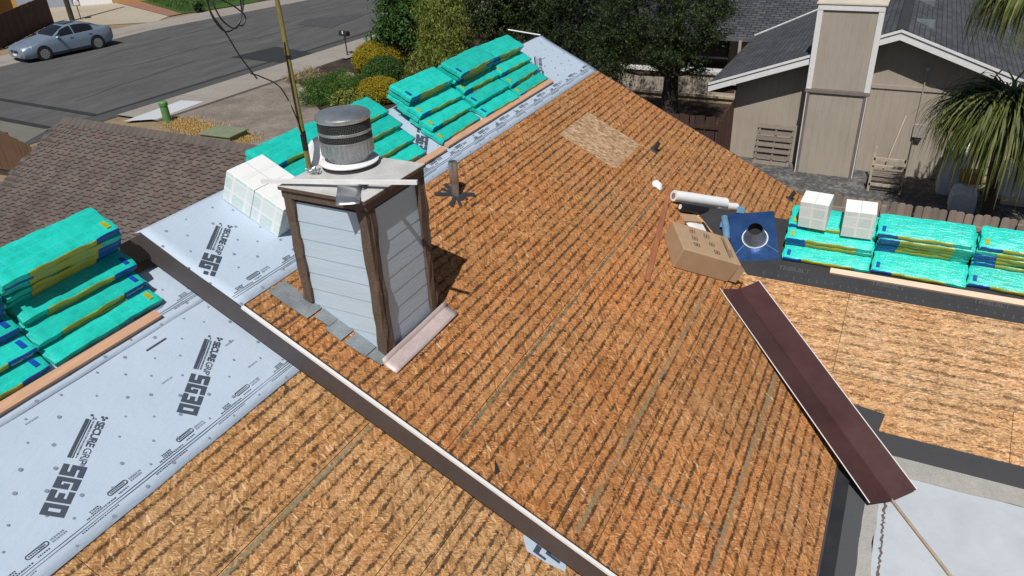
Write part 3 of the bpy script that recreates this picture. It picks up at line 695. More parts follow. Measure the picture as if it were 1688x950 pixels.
# ---- brown shingled rear wing
wing = part('shingle_roof', MB().box((-13.95, -5.6, -.05), (-7.0, -.004, -.012), FB), M_SHINCAP, house); wing['label'] = 'old brown architectural shingle roof of the street wing'
part('shingle_roof', MB().box((7.0, -5.6, -.05), (13.95, -.004, -.012), frame((XB, 0, ZB), (0, 1, 0), (-CP, 0, SP))), M_SHINCAP, house)
part('gable_wall', MB().prism([(4.3, 0), (4.3, 2.2), (XB, ZB - .1), (12.7, 2.2), (12.7, 0)], 13.5, 13.6, Matrix(((1, 0, 0, 0), (0, 0, 1, 0), (0, 1, 0, 0), (0, 0, 0, 1)))), M_STUCCO, house)
EXPO = .124
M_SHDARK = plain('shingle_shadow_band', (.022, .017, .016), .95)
def shingle_mesh(seed):
    r = random.Random(seed); pts = []; x = 0; n = 5
    while x < .97:
        wt = r.uniform(.095, .135); wg = r.uniform(.07, .10); d = .056
        pts += [(x, 0), (min(x + wt, 1), 0), (min(x + wt + .012, 1), d), (min(x + wt + wg, 1), d)]
        x += wt + wg + .012
    pts = [(min(a, .996), b) for a, b in pts]
    q = [pts[0]]
    for p in pts[1:]:
        if p[0] > q[-1][0] + 1e-4: q.append(p)
    m = MB(); k = len(q)
    def zt(s): return .002 + (.19 - s) * .085
    top = [(a, b, zt(b)) for a, b in q] + [(a, .19, zt(.19)) for a, b in q]; bot = [(a, b, zt(b) - .012) for a, b in q]
    m.add(top + bot, [(i, i + 1, k + i + 1, k + i) for i in range(k - 1)] + [(2 * k + i, 2 * k + i + 1, i + 1, i) for i in range(k - 1)] + [(k - 1, 3 * k - 1, 2 * k - 1), (0, k, 2 * k)])
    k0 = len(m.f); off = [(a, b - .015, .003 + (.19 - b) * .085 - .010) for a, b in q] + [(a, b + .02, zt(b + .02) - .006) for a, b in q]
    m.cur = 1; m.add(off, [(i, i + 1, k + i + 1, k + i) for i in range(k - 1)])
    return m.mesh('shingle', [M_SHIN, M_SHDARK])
SHV = [shingle_mesh(40 + i) for i in range(7)]
cnt = 0
for c in range(26):
    s = -.09 - (c + 1) * EXPO
    off = rng.uniform(0, 1); t = -13.97 - off
    tl = -7.9 if c < 20 else -8.6
    while t < tl:
        M = FB @ Matrix.Translation((t, s, -.011))
        if t < -13.97: M = FB @ Matrix.Translation((-13.97 - rng.choice((0, .012)), s, -.011)) @ Matrix.Diagonal((max(.05, t + 1 + 13.97), 1, 1, 1))
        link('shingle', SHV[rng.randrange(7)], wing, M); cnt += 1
        t += 1
capm = MB()
capm.add([(0, -.15, -.010), (0, 0, .020), (0, .15, -.010), (.3, -.15, -.022), (.3, 0, .008), (.3, .15, -.022), (0, -.15, -.02), (0, .15, -.02)], [(1, 0, 3, 4), (2, 1, 4, 5), (0, 1, 2, 7, 6)])
capme = MB()
def capv(v): 
    # bend the cap over the ridge: local x along the ridge, y across
    x, y, z = v; return (x, y * CP, z - abs(y) * SP + .012)
capm.v = [capv(v) for v in capm.v]; capme = capm.mesh('ridge_cap_shingle', M_SHINCAP)
Fr = Matrix.Translation((XB, 0, ZB)) @ Matrix.Rotation(R(90), 4, 'Z')
for k in range(40): link('ridge_cap_shingle', capme, wing, Fr @ Matrix.Translation((13.95 - .3 - k * .14, 0, .008)))
for k in range(14):   # shingle ends sticking out past the rake
    s = -.25 - k * .3
    part('rake_shingle', MB().box((-14.02, s, -.004), (-13.9, s + .10, .006), FB), M_SHINCAP, wing)

# ================================================================== CHIMNEY (part of the house)
CX0, CX1, CY0, CY1, CZ = 4.68, 5.53, 3.89, 4.75, 5.80
chim = part('chimney', MB().box((CX0 + .03, CY0 + .03, 3.9), (CX1 - .03, CY1 - .03, CZ - .01)), M_SHEET_EDGE, house, label='boxed chimney with pale lap siding and rough brown corner trim')
def zroof(y): return ZR + (y - YR) * TP
nb = 9; h0 = .178
def lap(face, k):
    z0 = CZ - .13 - (k + 1) * h0; z1 = z0 + h0 + .012
    m = MB(); a, b = .028, .012
    if face == 'l': vs = [(CX0 - .0 + (0 if z == 0 else .006), y, [z0, z1][z]) for z in (0, 1) for y in (CY0 + .05, CY1 - .05)] + [(CX0 + .03, y, [z0, z1][z]) for z in (0, 1) for y in (CY0 + .05, CY1 - .05)]
    if face == 'f': vs = [(x, CY0 + (0 if z == 0 else .003), [z0, z1][z]) for z in (0, 1) for x in (CX1 - .05, CX0 + .05)] + [(x, CY0 + .03, [z0, z1][z]) for z in (0, 1) for x in (CX1 - .05, CX0 + .05)]
    zlow = 4.0
    if z1 < zlow: return
    m.add(vs, [(0, 1, 3, 2), (0, 4, 5, 1), (2, 3, 7, 6), (0, 2, 6, 4), (1, 5, 7, 3)])
    o = part('siding_board', m, M_SIDING, chim); o.rotation_euler = (0, 0, 0)
for k in range(nb): lap('l', k); lap('f', k)
part('siding_board', MB().box((CX1 - .03, CY0 + .03, 4.1), (CX1, CY1 - .03, CZ - .01)), M_SIDING, chim)
part('siding_board', MB().box((CX0 + .03, CY1 - .03, 4.5), (CX1 - .03, CY1, CZ - .01)), M_SIDING, chim)
def rough_post(x0, y0, x1, y1, z0, z1, seed):
    m = MB(); r = random.Random(seed); n = 9
    ring = lambda z, j: [(x0 + j(), y0 + j(), z), (x1 + j(), y0 + j(), z), (x1 + j(), y1 + j(), z), (x0 + j(), y1 + j(), z)]
    vs = []
    for i in range(n + 1): vs += ring(z0 + (z1 - z0) * i / n, lambda: r.uniform(-.011, .011))
    m.add(vs, [(i * 4 + j, i * 4 + (j + 1) % 4, i * 4 + 4 + (j + 1) % 4, i * 4 + 4 + j) for i in range(n) for j in range(4)] + [(3, 2, 1, 0), (n * 4, n * 4 + 1, n * 4 + 2, n * 4 + 3)])
    return part('corner_trim', m, M_ROUGH, chim)
pr_ = .032; wd_ = .07
rough_post(CX0 - pr_, CY0 - pr_, CX0 + .012, CY0 + wd_, zroof(CY0) - .0, CZ - .078, 1)
rough_post(CX0 + .014, CY0 - pr_ - .004, CX0 + .085, CY0 + .012, zroof(CY0) - .0, CZ - .078, 2)
rough_post(CX0 - pr_, CY1 - wd_, CX0 + .012, CY1 + pr_, zroof(CY1) + .02, CZ - .078, 3)
rough_post(CX1 - .075, CY0 - pr_, CX1 + .0, CY0 + .012, zroof(CY0) + .03, CZ - .078, 4)
rough_post(CX1 + .002, CY0 - pr_, CX1 + .034, CY0 + .07, zroof(CY0) + .03, CZ - .078, 5)
fz = MB(); fz.box((CX0 - .034, CY0 - .036, CZ - .075), (CX0 + .004, CY1 + .036, CZ - .002)); part('frieze_board', fz, M_ROUGH, chim)
fz = MB(); fz.box((CX0 + .006, CY0 - .036, CZ - .075), (CX1 + .036, CY0 + .004, CZ - .002)); part('frieze_board', fz, M_ROUGH, chim)
cp = MB(); cp.box((CX0 - .05, CY0 - .05, CZ), (CX1 + .05, CY1 + .05, CZ + .04)); part('cap_plate', cp, [M_CAPMET], chim, bevel=.006)
cpe = MB(); cpe.box((CX0 - .056, CY0 - .056, CZ + .004), (CX0 - .0505, CY1 + .05, CZ + .034)); cpe.box((CX0 - .0505, CY0 - .056, CZ + .004), (CX1 + .05, CY0 - .0505, CZ + .034)); part('cap_edge', cpe, M_ROUGH, chim)
# flue and its round rain cap
FCX, FCY, FZ = 5.30, 4.50, CZ + .04
fl_ = MB(); fl_.lathe([(.26, 0), (.262, .03), (.235, .034), (.232, .034)], (FCX, FCY, FZ), 36); part('flue_base_ring', fl_, M_TAR, chim, True)
fl_ = MB(); fl_.lathe([(.20, .034), (.275, .045), (.278, .055), (.215, .075), (.19, .078)], (FCX, FCY, FZ), 36); part('storm_collar', fl_, M_WHITE, chim, True)
fl_ = MB(); fl_.lathe([(.20, .05), (.20, .13), (.235, .135)], (FCX, FCY, FZ), 36); part('flue_pipe', fl_, M_GALV_DARK, chim, True)
m = MB(); n = 72
def ribbed(z0, z1, r0, mm):
    vs = []; 
    for z in (z0, z1): vs += [(FCX + (r0 + (.004 if j % 2 else 0)) * math.cos(6.2832 * j / n), FCY + (r0 + (.004 if j % 2 else 0)) * math.sin(6.2832 * j / n), FZ + z) for j in range(n)]
    mm.add(vs, [(j, (j + 1) % n, n + (j + 1) % n, n + j) for j in range(n)])
ribbed(.135, .265, .243, m); part('ribbed_skirt', m, M_GALV_DARK, chim)
m = MB(); m.lathe([(.236, .265), (.236, .47)], (FCX, FCY, FZ), 48); part('screen_backing', m, M_DARKMESH, chim, True)
for z0, z1 in ((.335, .365), (.262, .275)):
    m = MB(); m.lathe([(.243, z0), (.249, z0 + .004), (.249, z1 - .004), (.243, z1)], (FCX, FCY, FZ), 48); part('flue_band', m, M_GALV, chim, True)
m = MB()
for z0, z1 in ((.268, .335), (.365, .475)):
    for j in range(96):
        a = 6.2832 * j / 96; m.box((-.0012, -.0012, z0), (.0012, .0012, z1), Matrix.Translation((FCX + .243 * math.cos(a), FCY + .243 * math.sin(a), FZ)))
    zz = z0 + .012
    while zz < z1: m.lathe([(.2425, zz), (.2445, zz + .0012), (.2425, zz + .0024)], (FCX, FCY, FZ), 48); zz += .014
part('wire_screen', m, M_MESHWIRE, chim)['kind'] = 'stuff'
m = MB(); m.lathe([(.250, .455), (.256, .468), (.256, .49), (.24, .505), (.12, .528), (.0, .535)], (FCX, FCY, FZ), 48); part('flue_lid', m, M_GALV, chim, True)
# step flashing along the uphill side, apron in front
sfl = [(5.06, 4.56, .30, .0), (4.62, 4.37, .22, .006), (4.47, 4.25, .2, .010), (4.30, 4.02, .16, .004), (4.06, 3.93, .16, .012)]
for i, (ya, yb, wd, dn) in enumerate([(5.05, 4.62, .21, .004), (4.60, 4.44, .13, .010), (4.45, 4.27, .17, .006), (4.24, 4.02, .17, .004), (4.01, 3.86, .15, .009)]):
    m = MB(); xa, xb = CX0 - .02 - wd, CX0 + .005
    m.add([FA @ Vector(p) for p in [(xa, sA(ya), .019 + dn + rng.uniform(0, .006)), (xb, sA(ya), .02 + dn), (xb, sA(yb), .02 + dn), (xa + rng.uniform(-.015, .015), sA(yb), .02 + dn + rng.uniform(0, .01))]], [(0, 3, 2, 1)])
    o = part('step_flashing', m, M_LEAD, chim); sm_ = o.modifiers.new('t', 'SOLIDIFY'); sm_.thickness = .004; sm_.offset = 1
m = MB()
m.grid(lambda a, b: FA @ Vector((CX0 - .13 + a * (CX1 + .16 - CX0 + .14), sA(3.72) + b * (sA(3.885) - sA(3.72)), .03 + .012 * a + .006 * math.sin(a * 9) + (.05 * max(0, b - .8) * 5 if b > .8 else 0))), 14, 5)
o = part('apron_flashing', m, M_PINK, chim, True); sm_ = o.modifiers.new('t', 'SOLIDIFY'); sm_.thickness = .004
# ================================================================== SHINGLE BUNDLES
BL, BW, BT = 1.12, .36, .070
def bundle_mesh(seed):
    """plastic-wrapped bundle: softened slab with pinched ends, sagging top and ragged long edge"""
    r = random.Random(seed); nu, nv = 22, 6; ph = [r.uniform(0, 6.3) for _ in range(8)]; m = MB()
    def P(a, b, top):
        t = (a - .5) * BL; e = min(a, 1 - a) * BL; f = min(b, 1 - b) * BW
        pin = .66 + .34 * min(1, e / .05) ** .5; fr = .80 + .20 * min(1, f / .035)
        z = BT * .5 + (BT * .5 if top else -BT * .5) * pin * fr
        if top: z += .0022 * math.sin(t * 9 + ph[0]) * math.sin(b * 5 + ph[1]) + .0014 * math.sin(t * 23 + ph[2] + b * 9)
        y = b * BW + (.0035 * math.sin(t * 13 + ph[3]) + .003 * math.sin(t * 31 + ph[4])) * (1 if b in (0, 1) else .4)
        x = t + (.008 * math.sin(b * 11 + ph[5])) * (1 if a in (0, 1) else 0)
        return (x, y, z)
    top = [P(i / nu, j / nv, 1) for j in range(nv + 1) for i in range(nu + 1)]; bot = [P(i / nu, j / nv, 0) for j in range(nv + 1) for i in range(nu + 1)]
    N = len(top); q = lambda i, j: j * (nu + 1) + i; fs = []
    for j in range(nv):
        for i in range(nu): fs += [(q(i, j), q(i + 1, j), q(i + 1, j + 1), q(i, j + 1)), (N + q(i, j + 1), N + q(i + 1, j + 1), N + q(i + 1, j), N + q(i, j))]
    for i in range(nu): fs += [(N + q(i, 0), N + q(i + 1, 0), q(i + 1, 0), q(i, 0)), (q(i, nv), q(i + 1, nv), N + q(i + 1, nv), N + q(i, nv))]
    for j in range(nv): fs += [(N + q(0, j + 1), N + q(0, j), q(0, j), q(0, j + 1)), (q(nu, j + 1), q(nu, j), N + q(nu, j), N + q(nu, j + 1))]
    m.add(top + bot, fs)
    # thin printed bands wrapped round the front edge
    def band(t0, t1, wob):
        b = MB(); n = max(4, int((t1 - t0) / .05))
        def fn(a, c):
            t = t0 + (t1 - t0) * a; aa = t / BL + .5
            y0 = (.0035 * math.sin(t * 13 + ph[3]) + .003 * math.sin(t * 31 + ph[4]))
            zz = .0022 * math.sin(t * 9 + ph[0]) * math.sin(ph[1]) + .0014 * math.sin(t * 23 + ph[2])
            prof = [(.004, BT * .93), (-.004, BT * .82), (-.007, BT * .6), (-.006, BT * .38), (-.004, BT * .18)]
            y, z = prof[round(c * 4)]
            return (t, y + y0 * (1 if c > .3 else .7), z + zz * (1 if c < .6 else .3) + .004 + wob * math.sin(t * 19 + c * 5) * .004)
        b.grid(fn, n, 4); b.f = [tuple(reversed(f)) for f in b.f]; return b
    return m.mesh('wrapper', M_WRAP, True), band(-.30, .34, 1).mesh('label_band', M_OLIVE, True), band(-.545, -.303, .6).mesh('brand_label', M_BLUE, True), band(-.34, .30, 1).mesh('label_band', M_OLIVE, True), band(.303, .545, .6).mesh('brand_label', M_BLUE, True)
BV = [bundle_mesh(100 + i) for i in range(6)]
TXT_CT = text_mesh('CertainTeed', .036, M_WTXT, .0006)
def bundle(F, t, s, n, label, group, side=-1, yaw=0, tilt=0, txt=False, band=True):
    M = F @ Matrix.Translation((t, s, n)) @ Matrix.Rotation(R(yaw), 4, 'Z') @ Matrix.Rotation(R(tilt), 4, 'X')
    o = thing('shingle_bundle', label, 'shingle bundle', M, group); v = BV[rng.randrange(6)]
    link('wrapper', v[0], o)
    if not band: txt = False
    if band:
        k = 1 if side < 0 else 3
        link('label_band', v[k], o); b = link('brand_label', v[k + 1], o)
        if txt: link('lettering', TXT_CT, b, Matrix.Translation((-.535 if side < 0 else .315, -.011, .026)) @ Matrix.Rotation(R(90), 4, 'X'))
    # printed end sticker on the top face
    st_ = MB(); e = -1 if side < 0 else 1
    st_.sheet([(e * .50, .05), (e * .455, .05), (e * .455, .13), (e * .50, .13)][::(-1 if e > 0 else -1)], BT + .0095)
    link('end_sticker', STK[0 if rng.random() < .6 else 1][0 if side < 0 else 1], o)
    return o
def stick(mat, e):
    m = MB(); x0, x1 = sorted((e * .505, e * .46)); m.box((x0, .05, BT + .002), (x1, .14, BT + .0085)); return m.mesh('end_sticker', mat)
STK = [[stick(M_BLUE, -1), stick(M_BLUE, 1)], [stick(M_OLIVE, -1), stick(M_OLIVE, 1)]]
ORD = ['bottom', 'second', 'third', 'fourth', 'fifth', 'sixth', 'seventh', 'eighth']
def stack(F, t, s0, plan, where, group, side=-1, n0=.026, txt_rows=(), jit=1):
    """plan: list of rows (s offset, [layer indices]); row 0 lies against the cleat"""
    names = ['cleat row', 'second row', 'third row', 'ridge row']
    for k, (ds, layers) in enumerate(plan):
        rn = names[k] if k < len(plan) - 1 else names[3]
        for q, L in enumerate(layers):
            pos = 'single' if len(layers) == 1 else ('lowest' if q == 0 else 'topmost' if q == len(layers) - 1 else ORD[q] + ' up')
            bundle(F, t + rng.uniform(-.02, .02) * jit, s0 + ds + rng.uniform(-.018, .018) * jit, n0 + L * (BT - .002), f'teal shingle bundle, {pos}, {rn}, {where}', group,
                   side=side if rng.random() > .12 else -side, yaw=rng.uniform(-1.8, 1.8) * jit, band=rng.random() > .06, txt=(k in txt_rows and q == len(layers) - 1))
GA = 'shingle bundles on the main ridge'; GC = 'shingle bundles on the lower left ridge'; GD = 'shingle bundles on the wing ridge'
sc0 = sA(5.40)
stack(FA, 11.17, sc0, [(0, [0]), (.20, [.3, 1.1]), (.41, [1.3, 2.2]), (.62, [2.1, 3.1, 4.1])], 'column farthest from the chimney', GA)
stack(FA, 10.02, sc0, [(0, [0]), (.21, [.3, 1.1]), (.42, [1.3, 2.2]), (.60, [2.1, 3.1, 4.1, 5.1])], 'second column from the far gable', GA)
stack(FA, 8.82, sc0, [(0, [0]), (.21, [.3, 1.1]), (.42, [1.3, 2.2]), (.62, [2.1, 3.1, 4.1])], 'third column from the far gable, beside the gap', GA)
stack(FA, 7.30, sc0, [(0, [0]), (.22, [.3, 1.1]), (.45, [1.4, 2.3]), (.66, [2.2, 3.2])], 'column just behind the flue', GA)
stack(FA, 6.17, sc0 + .12, [(.30, [1.2, 2.2]), (.55, [2.2, 3.2])], 'column behind the chimney', GA, jit=.5)
sc1 = sA(5.835)
stack(FC, 3.35, sc1, [(0, [0]), (.19, [.2, 1.1]), (.40, [1.4, 2.4]), (.58, [2.3, 3.3, 4.3, 5.3, 6.3, 7.2])], 'tall column beside the fascia', GC, side=1, n0=.03, txt_rows=(1,))
stack(FC, 2.20, sc1 - .02, [(0, [0]), (.2, [.2, 1.1]), (.38, [1.3, 2.3]), (.56, [2.4, 3.4, 4.4, 5.4])], 'column at the left edge', GC, side=1, n0=.03, txt_rows=(1,))
stack(FC, 1.05, sc1, [(0, [0]), (.2, [1]), (.38, [2])], 'column cut by the left frame edge', GC, side=-1, n0=.03)
sd0 = sD(10.0)
stack(FD, -.45, sd0, [(0, [0]), (.22, [.3, 1.2, 2.2]), (.42, [2.2, 3.1])], 'column nearest the blue flashing', GD, n0=.022, jit=.6)
stack(FD, .69, sd0 + .03, [(0, [0]), (.34, [0, 1, 2, 3, 4, 5])], 'middle column of the wing', GD, n0=.022, jit=1)
stack(FD, 1.84, sd0 + .04, [(0, [0]), (.34, [0, 1, 2, 3, 4, 5])], 'column cut by the right frame edge', GD, n0=.022, jit=1)
# ---- wooden cleats holding the stacks
def cleat(F, t0, t1, s, n, label, mat, w_=.09, h=.038, yaw=0):
    o = part('cleat_board', MB().box((0, 0, 0), (t1 - t0, w_, h)), mat, None, M=F @ Matrix.Translation((t0, s, n)) @ Matrix.Rotation(R(yaw), 4, 'Z'), bevel=.002); return tag(o, label, 'board', 'wooden cleat boards below the bundles')
cleat(FA, 8.28, 11.78, sA(5.31), .028, 'long reddish wood cleat below the far bundle columns', M_WOODRAW)
cleat(FA, 5.65, 8.20, sA(5.285), .028, 'reddish wood cleat running behind the chimney', M_WOODRAW)
cleat(FC, .2, 3.76, sA(5.73), .032, 'reddish wood cleat below the left bundle stack', M_WOODRAW)
cleat(FD, -.36, 4, sD(9.90), .02, 'pale wood cleat below the wing bundles', M_WOODPALE, .085)
# ---- cartons
def carton_box(F, t, s, n, L, Wd, H, label, group=None, yaw=0, upright=False):
    M = F @ Matrix.Translation((t, s, n)) @ Matrix.Rotation(R(yaw), 4, 'Z')
    if upright: M = Matrix.Translation(M.translation) @ Matrix.Rotation(R(yaw - 90), 4, 'Z') @ Matrix.Rotation(R(8), 4, 'X')
    o = thing('carton', label, 'carton', M, group)
    part('carton_body', MB().box((-L / 2, -Wd / 2, 0), (L / 2, Wd / 2, H)), M_CARTON_W, o, bevel=.006)
    m = MB(); m.box((-.004, -Wd / 2 + .004, H), (.004, Wd / 2 - .004, H + .0015)); part('lid_seam', m, plain('carton_seam', (.5, .5, .5), .7), o)
    part('tape_strip', MB().box((-L / 2 + .01, -.025, H), (-.006, .025, H + .001)).box((.006, -.025, H), (L / 2 - .01, .025, H + .001)), M_PAPER, o)
    return o
for k, (s_, h_) in enumerate(((sA(5.63), .37), (sA(5.968), .37))):
    carton_box(FA, 5.37, s_, .028, .52, .375, h_, ['white printed carton nearest the chimney, lower of the pair', 'white printed carton at the ridge, upper of the pair'][k], 'white cartons beside the chimney', yaw=.4 - .8 * k)
carton_box(FD, -.70, sD(10.48), .27, .37, .32, .40, 'white carton standing on the wing bundles, nearer the blue flashing', 'white cartons on the wing bundles', yaw=-4, upright=True)
carton_box(FD, -.14, sD(10.46), .24, .39, .32, .40, 'white carton standing on the wing bundles, nearer the tall middle column', 'white cartons on the wing bundles', yaw=3, upright=True)

# ================================================================== LOOSE THINGS ON THE ROOF
# kraft box
FKB = FA @ Matrix.Translation((9.36, sA(2.09), .017)) @ Matrix.Rotation(R(-59), 4, 'Z')
kb = thing('cardboard_box', 'open kraft cardboard box with printed symbols lying by the valley', 'box', FKB)
kl, kw, kh = .86, .66, .34
m = MB(); m.box((-kl / 2, -kw / 2, 0), (kl / 2, kw / 2, kh)); setz(m, lambda v: Vector((v.x * (1.04 if v.z > .1 else 1), v.y, v.z - (.05 if v.y > 0 and v.z > .1 else 0)))); part('box_body', m, M_KRAFT, kb, bevel=.014)
m = MB(); m.add([(kl / 2, -kw / 2, kh), (kl / 2, -kw / 2 + .02, .02), (kl / 2 + .10, -kw / 2 - .02, .05), (kl / 2 + .09, -kw / 2 - .03, kh - .05)], [(0, 1, 2, 3)]); part('box_flap', m, M_KRAFT, kb); part('box_end_shade', MB().box((kl / 2 * 1.03, -kw / 2 + .04, .03), (kl / 2 * 1.03 + .022, kw / 2 - .04, kh - .09)), M_SHEET_EDGE, kb)  # dark slab stands in for the shaded inside of the open end
m = MB()
m.box((.28, -.24, kh), (.29, .24, kh + .0008)); 
for k in range(14): m.box((.34, -.2 + k * .012, kh), (.352, -.192 + k * .012, kh + .0008))
for k in range(22): m.box((.31, -.22 + k * .02, kh), (.318, -.206 + k * .02, kh + .0008))
def sym(cx, cy):
    for dx, dy, a, b in ((-.04, -.035, .08, .006), (-.04, .03, .08, .006), (-.04, -.03, .006, .06), (.034, -.03, .006, .06), (-.012, -.012, .024, .024)): m.box((cx + dx, cy + dy, kh), (cx + dx + a, cy + dy + b, kh + .0008))
for cx, cy in ((-.2, .16), (-.2, 0), (-.2, -.14), (.02, .14), (.06, -.03), (.1, -.19)): sym(cx, cy)
part('printed_symbols', m, M_KPRINT, kb)['kind'] = 'stuff'
# blue flashing with its silver cone
FBF = FD @ Matrix.Translation((-1.47, sD(10.27), .05)) @ Matrix.Rotation(R(17), 4, 'Z') @ Matrix.Rotation(R(5), 4, 'X')
bf = thing('roof_flashing', 'large square blue metal roof flashing with a silver pipe cone', 'flashing', FBF)
m = MB(); m.grid(lambda a, b: ((a - .5) * .64, (b - .5) * .84, .016 * (1 - max(abs(a - .5), abs(b - .5)) * 2) + .004), 12, 12); o = part('flashing_sheet', m, M_BLUEMET, bf); md = o.modifiers.new('t', 'SOLIDIFY'); md.thickness = .003
m = MB(); m.lathe([(.172, .012), (.165, .03), (.105, .22), (.10, .25)], (.02, -.04, 0), 32); part('pipe_cone', m, M_GALV, bf, True)
m = MB(); m.lathe([(.098, .24), (.095, .12), (0, .12)], (.02, -.04, 0), 24); part('cone_opening', m, M_DARKMESH, bf, True)
m = MB(); m.lathe([(.172, .02), (.182, .022), (.178, .012)], (.02, -.04, 0), 32); part('cone_bead', m, M_PAPER, bf, True)
m = MB(); m.tube([(-.14, -.15, .018), (-.33, -.36, .008)], .006, 6); m.tube([(.16, -.16, .018), (.32, -.30, .008)], .006, 6); part('crease', m, M_BLUELT, bf)
m = MB(); m.box((.03, -.165, .08), (.075, -.150, .12)); part('sticker', m, M_PAPER, bf)
o = part('blue_film_roll', MB().tube([(0, 0, .05), (.05, -.2, .055), (.09, -.42, .05)], [.05, .056, .052], 12), M_BLUELT, None, True, M=FD @ Matrix.Translation((-1.95, sD(10.50), .02)) @ Matrix.Rotation(R(6), 4, 'Z')); tag(o, 'short roll of pale blue film beside the kraft box', 'roll')
m = MB()
for x0, y0, x1, y1 in ((-1.80, sD(10.6), -1.70, sD(10.48)), (-1.72, sD(10.1), -1.62, sD(9.97)), (-1.97, sD(10.32), -1.9, sD(10.25))):
    o = tag(part('film_scrap', MB().box((0, 0, 0), (.11, .12, .004)), M_BLUELT, None, M=FD @ Matrix.Translation((x0, y0, .075 if y0 > sD(10.3) else .04)) @ Matrix.Rotation(R(rng.uniform(-20, 20)), 4, 'Z')), {-1.80: 'scrap of pale blue film at the flashing corner', -1.72: 'scrap of pale blue film against the kraft box side', -1.97: 'scrap of pale blue film behind the kraft box'}[x0], 'film scrap', 'blue film scraps')
# rolls of membrane
def roll(p0, p1, r, mat, label, core=None):
    a, b = Vector(p0), Vector(p1); o = thing('membrane_roll', label, 'roll', Matrix.Translation(a)); d = b - a
    part('roll_body', MB().tube([(0, 0, 0), tuple(d * .33), tuple(d * .66), tuple(d)], [r, r * 1.03, r * .98, r], 20), mat, o, True)
    for q, e in ((-.004, 0), (1.0, .004)):
        c = MB(); u = d.normalized(); c.tube([tuple(d * q + u * (-.002 if q < 0 else 0)), tuple(d * q + u * (.002 if q < 0 else .004))], r * .55, 14)
        part('roll_core', c, M_PAPER if core is None else core, o)
    return o
def PA(x, y, n): return FA @ Vector((x, sA(y), n))
roll(PA(10.45, 2.78, .115), PA(11.17, 2.14, .115), .085, M_PAPER, 'white membrane roll lying above the black one', M_GALV)
roll(PA(11.05, 2.22, .065), PA(11.37, 1.98, .065), .06, M_PAPER, 'thin white roll behind the end of the black roll', M_GALV)
roll(PA(10.32, 2.62, .085), PA(11.24, 1.74, .085), .07, M_BLACKPL, 'black membrane roll with a white core', M_PAPER)
tag(part('paper_sheet', MB().grid(lambda a, b: (a * .42, b * .17, .012 + .012 * math.sin(a * 6)), 8, 3), M_PAPER, None, True, M=FA @ Matrix.Translation((9.98, sA(2.32), .02)) @ Matrix.Rotation(R(-40), 4, 'Z')), 'white printed leaflet sticking out behind the kraft box', 'leaflet')
tag(part('tan_wood_offcut', MB().box((0, 0, 0), (.32, .16, .012)), M_KRAFT, None, M=FA @ Matrix.Translation((10.12, sA(2.46), .018)) @ Matrix.Rotation(R(-38), 4, 'Z')), 'small tan offcut beside the white leaflet', 'offcut')
tag(part('black_felt_scrap', MB().box((0, 0, 0), (.55, .3, .006)), M_BLACKU, None, M=FA @ Matrix.Translation((10.15, sA(2.10), .03)) @ Matrix.Rotation(R(-50), 4, 'Z')), 'piece of black felt under the rolls', 'felt scrap')
# long red-brown board up the slope
v0, v1 = PA(10.72, 2.90, .03), PA(8.15, 2.42, .03)
tag(part('loose_board', MB().box((0, -.036, 0), ((v1 - v0).length, .036, .02)), M_REDWOOD, None, M=FA @ Matrix.Translation((10.80, sA(2.90), .02)) @ Matrix.Rotation(math.atan2(sA(2.42) - sA(2.90), 8.15 - 10.80), 4, 'Z')), 'red brown plank lying along the slope left of the kraft box', 'plank')
m = MB(); m.lathe([(.0, .06), (.05, .055), (.085, .02), (.09, .0)], (0, 0, 0), 14); setz(m, lambda v: v + Vector((.012 * math.sin(v.y * 60), .5 * v.x, .01 * math.sin(v.x * 50))))
tag(part('crumpled_tissue', m, M_PAPER, None, True, M=FA @ Matrix.Translation((10.62, sA(3.05), .02))), 'crumpled white scrap at the top end of the plank', 'paper scrap')
# valley metal
p0 = Vector((9.28, 1.43)); p1 = Vector((6.95, -.78)); dv = (p1 - p0); Lv = dv.length; dv.normalize()
side = Vector((dv.y, -dv.x))
if side.y < 0: side = -side
tv = thing('valley_flashing', 'long dark maroon valley flashing lying in the roof valley', 'flashing', Matrix.Translation((p0.x, p0.y, 3.0)))
def vf(a, b):   # a along, b across (-1..1)
    base = p0 + dv * (a * Lv); off = side * (b * .30)
    zc = 3.025 + (2.125 - 3.025) * a
    lift = abs(b) * .30 * .24 + (.018 if abs(b) < .03 else 0)
    return Vector((base.x + off.x - p0.x, base.y + off.y - p0.y, zc + lift - 3.0))
m = MB(); bs = [-1, -.55, -.04, 0, .04, .55, 1]
vs = [vf(i / 16, b) for i in range(17) for b in bs]; nb_ = len(bs)
m.add(vs, [(i * nb_ + j, i * nb_ + j + 1, (i + 1) * nb_ + j + 1, (i + 1) * nb_ + j) for i in range(16) for j in range(nb_ - 1)])
o = part('valley_sheet', m, M_MAROON, tv); md = o.modifiers.new('t', 'SOLIDIFY'); md.thickness = .003
for b in (-1, 1):
    part('hemmed_edge', MB().tube([tuple(vf(i / 16, b) + Vector((0, 0, .004))) for i in range(17)], .006, 6), M_WHITE, tv)
# stick on the flat roof
o = part('wooden_pole', MB().tube([(0, 0, 0), (-.78, -.53, 0), (-1.8, -1.22, -.0)], .016, 10), M_STICK, None, True, M=Matrix.Translation((7.0, -.76, 2.12))); tag(o, 'thin wooden pole lying on the white flat roof', 'pole')
